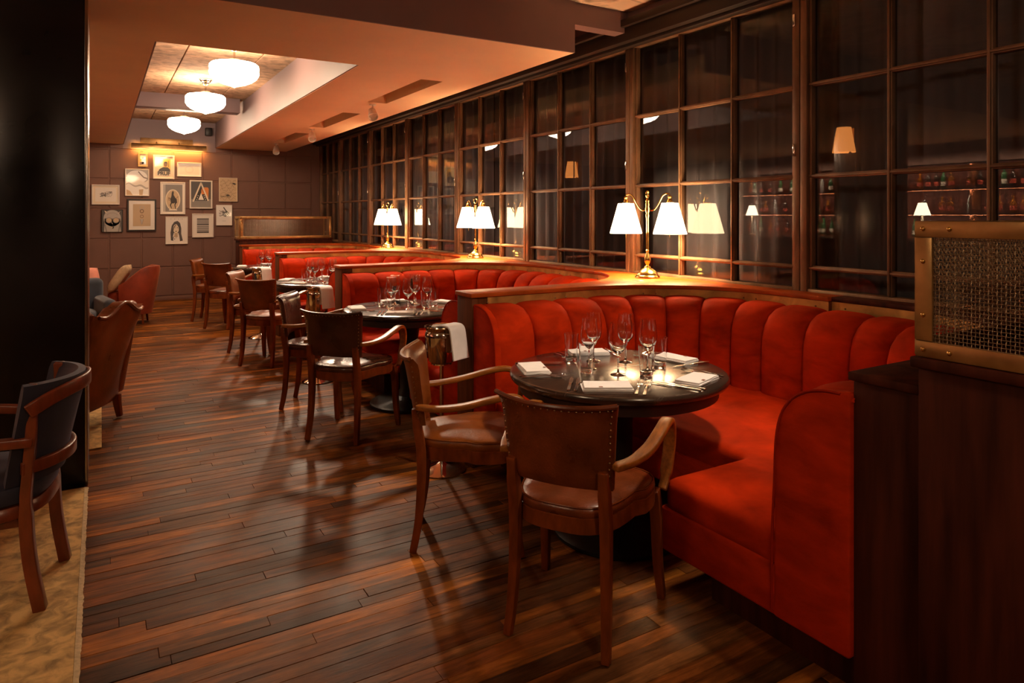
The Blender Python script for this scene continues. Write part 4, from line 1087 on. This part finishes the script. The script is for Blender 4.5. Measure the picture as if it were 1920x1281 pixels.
for x in (-0.20, 0.15): MB().tube([(x,-0.02,0.14),(x,-0.06,0.125),(x,-0.06,0.105)], 0.008, 8).build('bracket', 'old_brass', pl)
ld = bpy.data.lights.new('picture_light_lamp', 'AREA'); ld.shape = 'RECTANGLE'; ld.size = 1.05; ld.size_y = 0.03; ld.energy = 3.2; ld.color = (1.0,0.47,0.10)
l = bpy.data.objects.new('picture_light_lamp', ld); COL.objects.link(l); l.parent = pl; l.location = (0,-0.06,0.036); l.rotation_euler = (R(24),0,0)
# loudspeaker high in the corner of the well
sp = thing('loudspeaker', 'small black loudspeaker high on the far wall beside the soffit', 'loudspeaker', (1.64, WY-0.014, 2.88), 0)
MB().box(-0.055,0.055,-0.13,-0.03,0,0.14).build('cabinet', 'black_plastic', sp, bevel=0.012)
MB().tube([(0,-0.03,0.07),(0,0,0.07)], 0.015, 8).build('bracket', 'black_plastic', sp)
MB().box(-0.045,0.045,-0.134,-0.129,0.01,0.13).build('grille', 'black_iron', sp, bevel=0.002)

# ------------------------------------------------------------------ column on the left
colm = thing('steel_column', 'tall black steel clad column filling the left edge', 'column', (-0.28, 4.69, 0), 0)
MB().box(-0.215,0.205,-0.31,0.31,0.0,ZS-0.001).build('cladding', 'steel_black', colm, bevel=0.003)
MB().box(0.2055,0.220,-0.312,0.312,0.0,ZS-0.001).build('edge_plate', 'column_trim', colm, bevel=0.002)

# ------------------------------------------------------------------ rugs
rg1 = thing('rug', 'mottled tan rug along the left foreground', 'rug', (-1.30, 2.35, 0))
MB().box(-1.0, 1.225, -1.9, 2.0, 0.0, 0.009).build('pile', 'rug', rg1, bevel=0.003)
mb = MB(); rgx = random.Random(5)
mb.grid(lambda u, v: (1.225 + 0.018*v + (0.001*math.sin(u*160)+rgx.uniform(-0.002,0.002))*v, -1.9+3.9*u, 0.0095-0.006*v), 260, 1)
mb.build('selvedge', 'rug_edge', rg1, normals=False)
rg2 = thing('rug', 'second tan rug under the leather wing chair, behind the column', 'rug', (-1.2, 6.6, 0))
MB().box(-1.0, 1.205, -1.55, 0.9, 0.0, 0.008).build('pile', 'rug', rg2, bevel=0.003)

# ------------------------------------------------------------------ lounge chairs at left
# navy tub chair with wooden frame
t = thing('tub_armchair', 'navy velvet tub armchair with reddish wooden frame at lower left', 'chair', (-0.415, 3.32, 0.009), R(171))
FWD = 0.24
for s in (1,-1):
    MB().bar(smooth_path([(-0.235,0.20*s,0.84),(-0.235,0.205*s,0.72),(-0.222,0.21*s,0.52),(-0.215,0.21*s,0.40),(-0.225,0.205*s,0.20),(-0.258,0.20*s,0.0)],4), 0.042, [0.034]*13+[0.042]*8, (0,1,0)).build('rear_leg', 'red_wood', t, bevel=0.004)
    MB().bar([(0.235,0.235*s,0.66),(0.24,0.24*s,0.40),(0.245,0.24*s,0.0)], [0.042,0.044,0.034], [0.042,0.044,0.034], (0,1,0)).build('front_leg', 'red_wood', t, bevel=0.004)
    MB().bar(smooth_path([(-0.235,0.215*s,0.63),(-0.05,0.262*s,0.645),(0.15,0.262*s,0.665),(0.28,0.25*s,0.665)],5), 0.046, 0.034, (0,1,0)).build('arm', 'red_wood', t, bevel=0.006)
def arcback(r0, z, lean, n=18, sp_=62):
    out_ = []
    for k in range(n+1):
        a = R(180-sp_+2*sp_*k/n); out_.append((-0.06 + r0*math.cos(a)*0.95 - lean, 0.0 + r0*math.sin(a)*1.02, z))
    return out_
mb = MB(); n = 18
rings_ = [(0.205,0.47,0.0),(0.21,0.60,0.02),(0.215,0.74,0.04),(0.222,0.82,0.052),(0.235,0.842,0.055),(0.262,0.838,0.055),(0.268,0.80,0.05),(0.258,0.70,0.035),(0.25,0.56,0.012),(0.246,0.47,0.0)]
G = [arcback(r_, z, ln_, n, 66) for r_, z, ln_ in rings_]
vs_ = [p for row in G for p in row]; fs = []
for i in range(len(G)):
    j = (i+1) % len(G)
    for k in range(n): fs.append((i*(n+1)+k, i*(n+1)+k+1, j*(n+1)+k+1, j*(n+1)+k))
fs.append(tuple(i*(n+1) for i in range(len(G)))); fs.append(tuple(i*(n+1)+n for i in range(len(G))))
bk = mb.add(vs_, fs).build('backrest', 'velvet_navy', t, smooth=60)
MB().bar([(p_[0],p_[1],p_[2]-0.06*abs(2*q_/n-1)**3) for q_,p_ in enumerate(arcback(0.272,0.806,0.056,n,64))], 0.052, 0.018, (0,0,1)).build('top_rail', 'red_wood', t, bevel=0.004, smooth=60)
MB().bar(arcback(0.262,0.535,0.012,n,58), 0.046, 0.022, (0,0,1)).build('lower_rail', 'red_wood', t, bevel=0.004, smooth=60)
def ov(k, n, kx, ky):
    a = 2*math.pi*k/n; c, s = math.cos(a), math.sin(a); e = 2.9; r_ = (abs(c)**e+abs(s)**e)**(-1/e)
    return (kx*r_*c, ky*r_*s)
def cushion(name, mt, par, kx, ky, z0, z1, dome=0.02, ox=0):
    rows_ = [(0.93,z0),(1.0,z0+0.012),(1.0,z1-0.025),(0.96,z1-0.006),(0.80,z1+dome*0.4),(0.4,z1+dome)]
    n = 36; vs_ = []; fs = []
    for kk, z in rows_:
        for k in range(n): x, y = ov(k,n,kx*kk,ky*kk); vs_.append((x+ox,y,z))
    for r_ in range(len(rows_)-1):
        for k in range(n): l = (k+1)%n; fs.append((r_*n+k,r_*n+l,(r_+1)*n+l,(r_+1)*n+k))
    fs.append(tuple(range(n))[::-1]); fs.append(tuple((len(rows_)-1)*n+k for k in range(n)))
    return MB().add(vs_, fs).build(name, mt, par, smooth=50)
cushion('seat_cushion', 'velvet_navy', t, 0.262, 0.262, 0.40, 0.475)
cushion('seat_rail', 'red_wood', t, 0.266, 0.266, 0.345, 0.405, 0)
MB().bar([(-0.21,0.20,0.335),(0.22,0.235,0.335)], 0.02, 0.03, (0,1,0)).build('stretcher', 'red_wood', t, bevel=0.003)

# leather wing chair: heading away to the left, its back to the aisle
t = thing('wing_chair', 'brown leather wing chair with its back to the aisle, beside the column', 'chair', (-0.235, 5.68, 0.008), R(151))
def back_f(u, v, off):
    yy = 2*u-1; z = 0.13 + v*(0.70 + 0.035*math.cos(yy*math.pi*1.5)*1.0 - 0.02*abs(yy)**2)
    hw = 0.255 + 0.060*v
    return (-0.25 - 0.13*v*v - 0.03*v + off + 0.03*(yy*yy), hw*yy, z)
mb = MB(); NU, NV = 18, 12
for off in (-0.04, 0.07):
    mb.grid(lambda u, v: back_f(u, v, off if 0.02 < v < 0.98 and 0.02 < u < 0.98 else (off*0.6+0.006)), NU, NV)
o2 = (NU+1)*(NV+1); fi = lambda i,j: i*(NV+1)+j
for i in range(NU):
    for j in (0,NV): mb.f.append([fi(i,j),fi(i+1,j),o2+fi(i+1,j),o2+fi(i,j)]); mb.mi.append(0)
for j in range(NV):
    for i in (0,NU): mb.f.append([fi(i,j),fi(i,j+1),o2+fi(i,j+1),o2+fi(i,j)]); mb.mi.append(0)
mb.build('backrest', 'leather_wing', t, smooth=50)
for s in (1,-1):
    prof = [(-0.33,0.17),(-0.385,0.50),(-0.43,0.80),(-0.40,0.835),(-0.30,0.83),(-0.20,0.78),(-0.14,0.70),(-0.13,0.60),(0.02,0.575),(0.26,0.57),(0.30,0.53),(0.29,0.17)]
    k = len(prof); mb = MB(); y0_, y1_ = 0.245*s, 0.325*s
    mb.add([(a+0.06, y0_*(0.9 + 0.12*(b_)), b_) for a, b_ in prof] + [(a+0.06, y1_*(0.92+0.10*b_), b_) for a, b_ in prof],
           [tuple(range(k)), tuple(range(k,2*k))] + [(q,(q+1)%k,k+(q+1)%k,k+q) for q in range(k)])
    mb.build('wing_side', 'leather_wing', t, bevel=0.018, bseg=3, smooth=60)
    MB().bar(smooth_path([(-0.25,0.235*s,0.16),(-0.258,0.237*s,0.08),(-0.272,0.24*s,0.0)],4), [0.05-0.002*q for q in range(9)], [0.05-0.002*q for q in range(9)], (0,1,0)).build('rear_leg', 'chair_wood', t, bevel=0.004)
    MB().bar([(0.27,0.24*s,0.17),(0.28,0.245*s,0.0)], [0.05,0.032], [0.05,0.032], (0,1,0)).build('front_leg', 'chair_wood', t, bevel=0.004)
MB().box(-0.24,0.32,-0.26,0.26,0.16,0.36).build('seat_base', 'leather_wing', t, bevel=0.02, bseg=3)
cushion('seat_cushion', 'leather_wing', t, 0.28, 0.245, 0.36, 0.48, 0.02, 0.05)
MB().tube([back_f(k/18, 0.99, -0.03) for k in range(1,18)], 0.012, 8).build('top_piping', 'leather_wing', t)

# orange velvet tub chair with a beige cushion
def tub(name, label, loc, rz, mt, grp, hb=0.78):
    t = thing(name, label, 'chair', loc, rz, grp)
    n = 26; mb = MB(); G = []
    for (r_, zf, ln_) in ((0.25,0.40,0),(0.255,1.0,0.06),(0.275,1.03,0.075),(0.315,1.02,0.08),(0.335,0.96,0.07),(0.315,0.5,0.03),(0.29,0.14,0.0)):
        row = []
        for k in range(n+1):
            a = R(180-112+224*k/n); hk = min(1.0, max(0.0, 1.75*(1-abs(k/n*2-1)))); hk = hk*hk*(3-2*hk)   # high behind, low at the arms
            top = 0.56 + (hb-0.56)*max(0.0, hk)**0.8
            z = 0.14 if zf == 0.14 else (0.40 if zf == 0.40 else (top*zf if zf > 0.9 else top*0.55))
            lean = ln_*hk
            row.append((r_*1.02*math.cos(a)-lean, r_*math.sin(a), z))
        G.append(row)
    vs_ = [p for r_ in G for p in r_]; fs = []
    for i in range(len(G)):
        j = (i+1) % len(G)
        for k in range(n): fs.append((i*(n+1)+k, i*(n+1)+k+1, j*(n+1)+k+1, j*(n+1)+k))
    fs.append(tuple(i*(n+1) for i in range(len(G)))); fs.append(tuple(i*(n+1)+n for i in range(len(G))))
    mb.add(vs_, fs).build('shell', mt, t, smooth=55)
    cushion('seat_cushion', mt, t, 0.27, 0.25, 0.28, 0.45, 0.02, 0.05)
    for sx in (1,-1):
        for sy in (1,-1):
            MB().bar([(0.17*sx,0.17*sy,0.29),(0.20*sx,0.20*sy,0.0)], [0.04,0.026], [0.04,0.026], (0,1,0)).build('leg', 'chair_wood', t, bevel=0.003)
    return t
tub('tub_chair', 'orange red velvet tub chair near the picture wall', (0.36, 10.75, 0), R(168), 'velvet_orange', 'velvet lounge chairs', 0.80).scale = (0.86,0.86,0.95)
def throw(name, label, mt, loc, rot, s=0.42):
    t = thing(name, label, 'cushion', loc, 0)
    def f(sd):
        def g(u, v):
            a, b_ = 2*u-1, 2*v-1
            h = 0.065*((1-a**4)*(1-b_**4))**0.6
            return (a*s/2*(1-0.06*b_*b_), b_*s/2*(1-0.06*a*a), sd*h)
        return g
    mb = MB().grid(f(1), 14, 14).grid(f(-1), 14, 14)
    o = mb.build('cushion_cover', mt, t, smooth=70)
    o.rotation_euler = rot
    return t
throw('cushion', 'beige cushion leaning in the orange velvet tub chair', 'cushion_beige', (0.22, 10.70, 0.62), (0, R(-58), R(-12)))
def blue():
    t = thing('club_chair', 'blue corduroy club chair seen past the column edge', 'chair', (-0.26, 8.25, 0.0), R(-80), 'velvet lounge chairs')
    MB().box(-0.30,0.30,-0.30,0.30,0.12,0.40).build('seat_base', 'corduroy_blue', t, bevel=0.03, bseg=3)
    cushion('seat_cushion', 'corduroy_blue', t, 0.27, 0.22, 0.40, 0.50)
    ribs = MB()
    for s in (1,-1):
        mb = MB().prism([(-0.34,0.24*s),(0.30,0.24*s),(0.30,0.36*s),(-0.34,0.36*s)] if s > 0 else [(-0.34,-0.36),(0.30,-0.36),(0.30,-0.24),(-0.34,-0.24)], 0.12, 0.62)
        a = mb.build('arm', 'corduroy_blue', t, bevel=0.05, bseg=4, smooth=60)
        for k in range(14):
            zz = 0.18
            r_ = MB().tube([(-0.28+0.04*k,0.362*s,0.16),(-0.28+0.04*k,0.362*s,0.56)], 0.006, 5)
            ribs.v, n0 = ribs.v, len(ribs.v); ribs.add(r_.v, r_.f)
    stuff(ribs.build('corduroy_ribs', 'corduroy_blue', t))
    MB().prism([(-0.40,-0.34),(-0.24,-0.34),(-0.24,0.34),(-0.40,0.34)], 0.12, 0.80).build('backrest', 'corduroy_blue', t, bevel=0.06, bseg=4, smooth=60)
    for sx in (1,-1):
        for sy in (1,-1): MB().bar([(0.25*sx,0.25*sy,0.13),(0.26*sx,0.26*sy,0)], [0.05,0.035],[0.05,0.035],(0,1,0)).build('leg','chair_wood',t,bevel=0.003)
blue()
throw('cushion', 'pink cushion at the column edge behind the blue corduroy chair', 'cushion_pink', (-0.19, 9.55, 0.66), (R(70), 0, R(20)), 0.40)
so = thing('lounge_sofa', 'dark red lounge sofa behind the column, mostly hidden', 'sofa', (-0.85, 9.95, 0), R(-90))
MB().box(-0.35,0.40,-0.9,0.62,0.10,0.44).build('seat_base', 'velvet_orange', so, bevel=0.03, bseg=3)
MB().box(-0.45,-0.25,-0.9,0.62,0.10,0.72).build('backrest', 'velvet_orange', so, bevel=0.05, bseg=3)

# ------------------------------------------------------------------ bar along the left wall, mirrored in the glass
bar = thing('bar_counter', 'dark bar counter along the left wall, mirrored in the glass', 'bar', (-3.3, 6.6, 0))
MB().box(-0.25,0.25,-3.4,3.6,0.0,1.06).build('body', 'panel_wood', bar, bevel=0.004)
MB().box(-0.32,0.32,-3.45,3.65,1.06,1.10).build('worktop', 'table_wood', bar, bevel=0.005)
shv = thing('back_shelf', 'dark shelves of bottles behind the bar, mirrored in the glass', 'shelf', (-4.42, 6.6, 0))
MB().box(-0.17,-0.14,-3.4,3.6,0.8,2.3).build('back_board', 'panel_wood', shv)
for z in (1.10, 1.50, 1.90): MB().box(-0.14,0.14,-3.4,3.6,z-0.03,z).build('shelf_board', 'divider_wood', shv, bevel=0.003)
for yv in (-3.4,-1.1,1.2,3.57): MB().box(-0.14,0.14,yv,yv+0.03,0.8,2.3).build('upright', 'divider_wood', shv, bevel=0.003)
bprof = [[(0,0),(0.036,0),(0.038,0.004),(0.038,0.19),(0.030,0.215),(0.014,0.235),(0.0125,0.30),(0.015,0.302),(0.015,0.315),(0,0.315)],
         [(0,0),(0.044,0),(0.046,0.004),(0.046,0.15),(0.040,0.18),(0.016,0.195),(0.014,0.25),(0.017,0.252),(0.017,0.27),(0,0.27)],
         [(0,0),(0.033,0),(0.035,0.004),(0.040,0.16),(0.030,0.22),(0.015,0.25),(0.013,0.29),(0,0.29)]]
kinds = []
for ci, cname in enumerate(('green','amber','clear','dark')):
    pf = bprof[ci % 3]
    kinds.append((cname, MB().lathe(pf, 14).mesh('bottle', 'bottle_'+cname), MB().lathe([(pf[2][0]+0.0006,0.05),(pf[2][0]+0.0008,0.12)], 14).mesh('paper_label', ['bottle_label','bottle_label_red'][ci % 2])))
rgb = random.Random(21)
for sh_i, z in enumerate((1.10, 1.50, 1.90)):
    k = 0; yv = 4.60 + 0.07*sh_i
    while yv < 9.9:
        if not (6.45 < yv < 7.7) and abs(yv-5.515) > 0.06 and abs(yv-7.815) > 0.06:
            ci = rgb.randrange(4); cname, bme, lme = kinds[ci]
            o = thing('bottle', '%s glass bottle, %s from the near end of the %s bar shelf' % (cname, ORD[k], ['lower','middle','upper'][sh_i]), 'bottle', (-4.40+rgb.uniform(-0.04,0.04), yv, z+0.0005), 0, 'bottles behind the bar')
            link('bottle_body', bme, o); link('paper_label', lme, o); k += 1
        yv += rgb.choice([0.12,0.15,0.19,0.26])
def bar_lamp(yv, label):
    t = thing('bar_lamp', label, 'lamp', (-3.25, yv, 1.10), 0, 'small lamps on the bar')
    MB().lathe([(0,0),(0.07,0),(0.07,0.012),(0.03,0.03),(0.018,0.06),(0.03,0.10),(0.03,0.14),(0.015,0.17),(0.025,0.21),(0.012,0.25),(0.012,0.36),(0,0.36)], 20).build('base', 'white_paint', t)
    MB().lathe([(0.055,0.56),(0.115,0.37),(0.112,0.37),(0.053,0.559)], 24).build('shade', 'bar_shade', t)
bar_lamp(5.70, 'small white shaded lamp on the bar, mirrored above the wire screen')
bar_lamp(8.85, 'small white shaded lamp on the bar, mirrored right of the nearest brass lamp')
for zz in (1.468, 1.868, 2.27):  # light strips and housings added to brighten the mirrored bottles
    ld = bpy.data.lights.new('bottle_fill_strip', 'AREA'); ld.shape = 'RECTANGLE'; ld.size = 0.03; ld.size_y = 6.6; ld.energy = 48; ld.color = WARM2
    l = bpy.data.objects.new('bottle_fill_strip', ld); COL.objects.link(l); l.parent = shv; l.location = (0.16, 0.1, zz); l.rotation_euler = (0, R(38), 0)
    MB().box(0.141,0.19,-3.3,3.5,zz+0.012,zz+0.032).build('fill_strip_housing', 'panel_wood', shv)
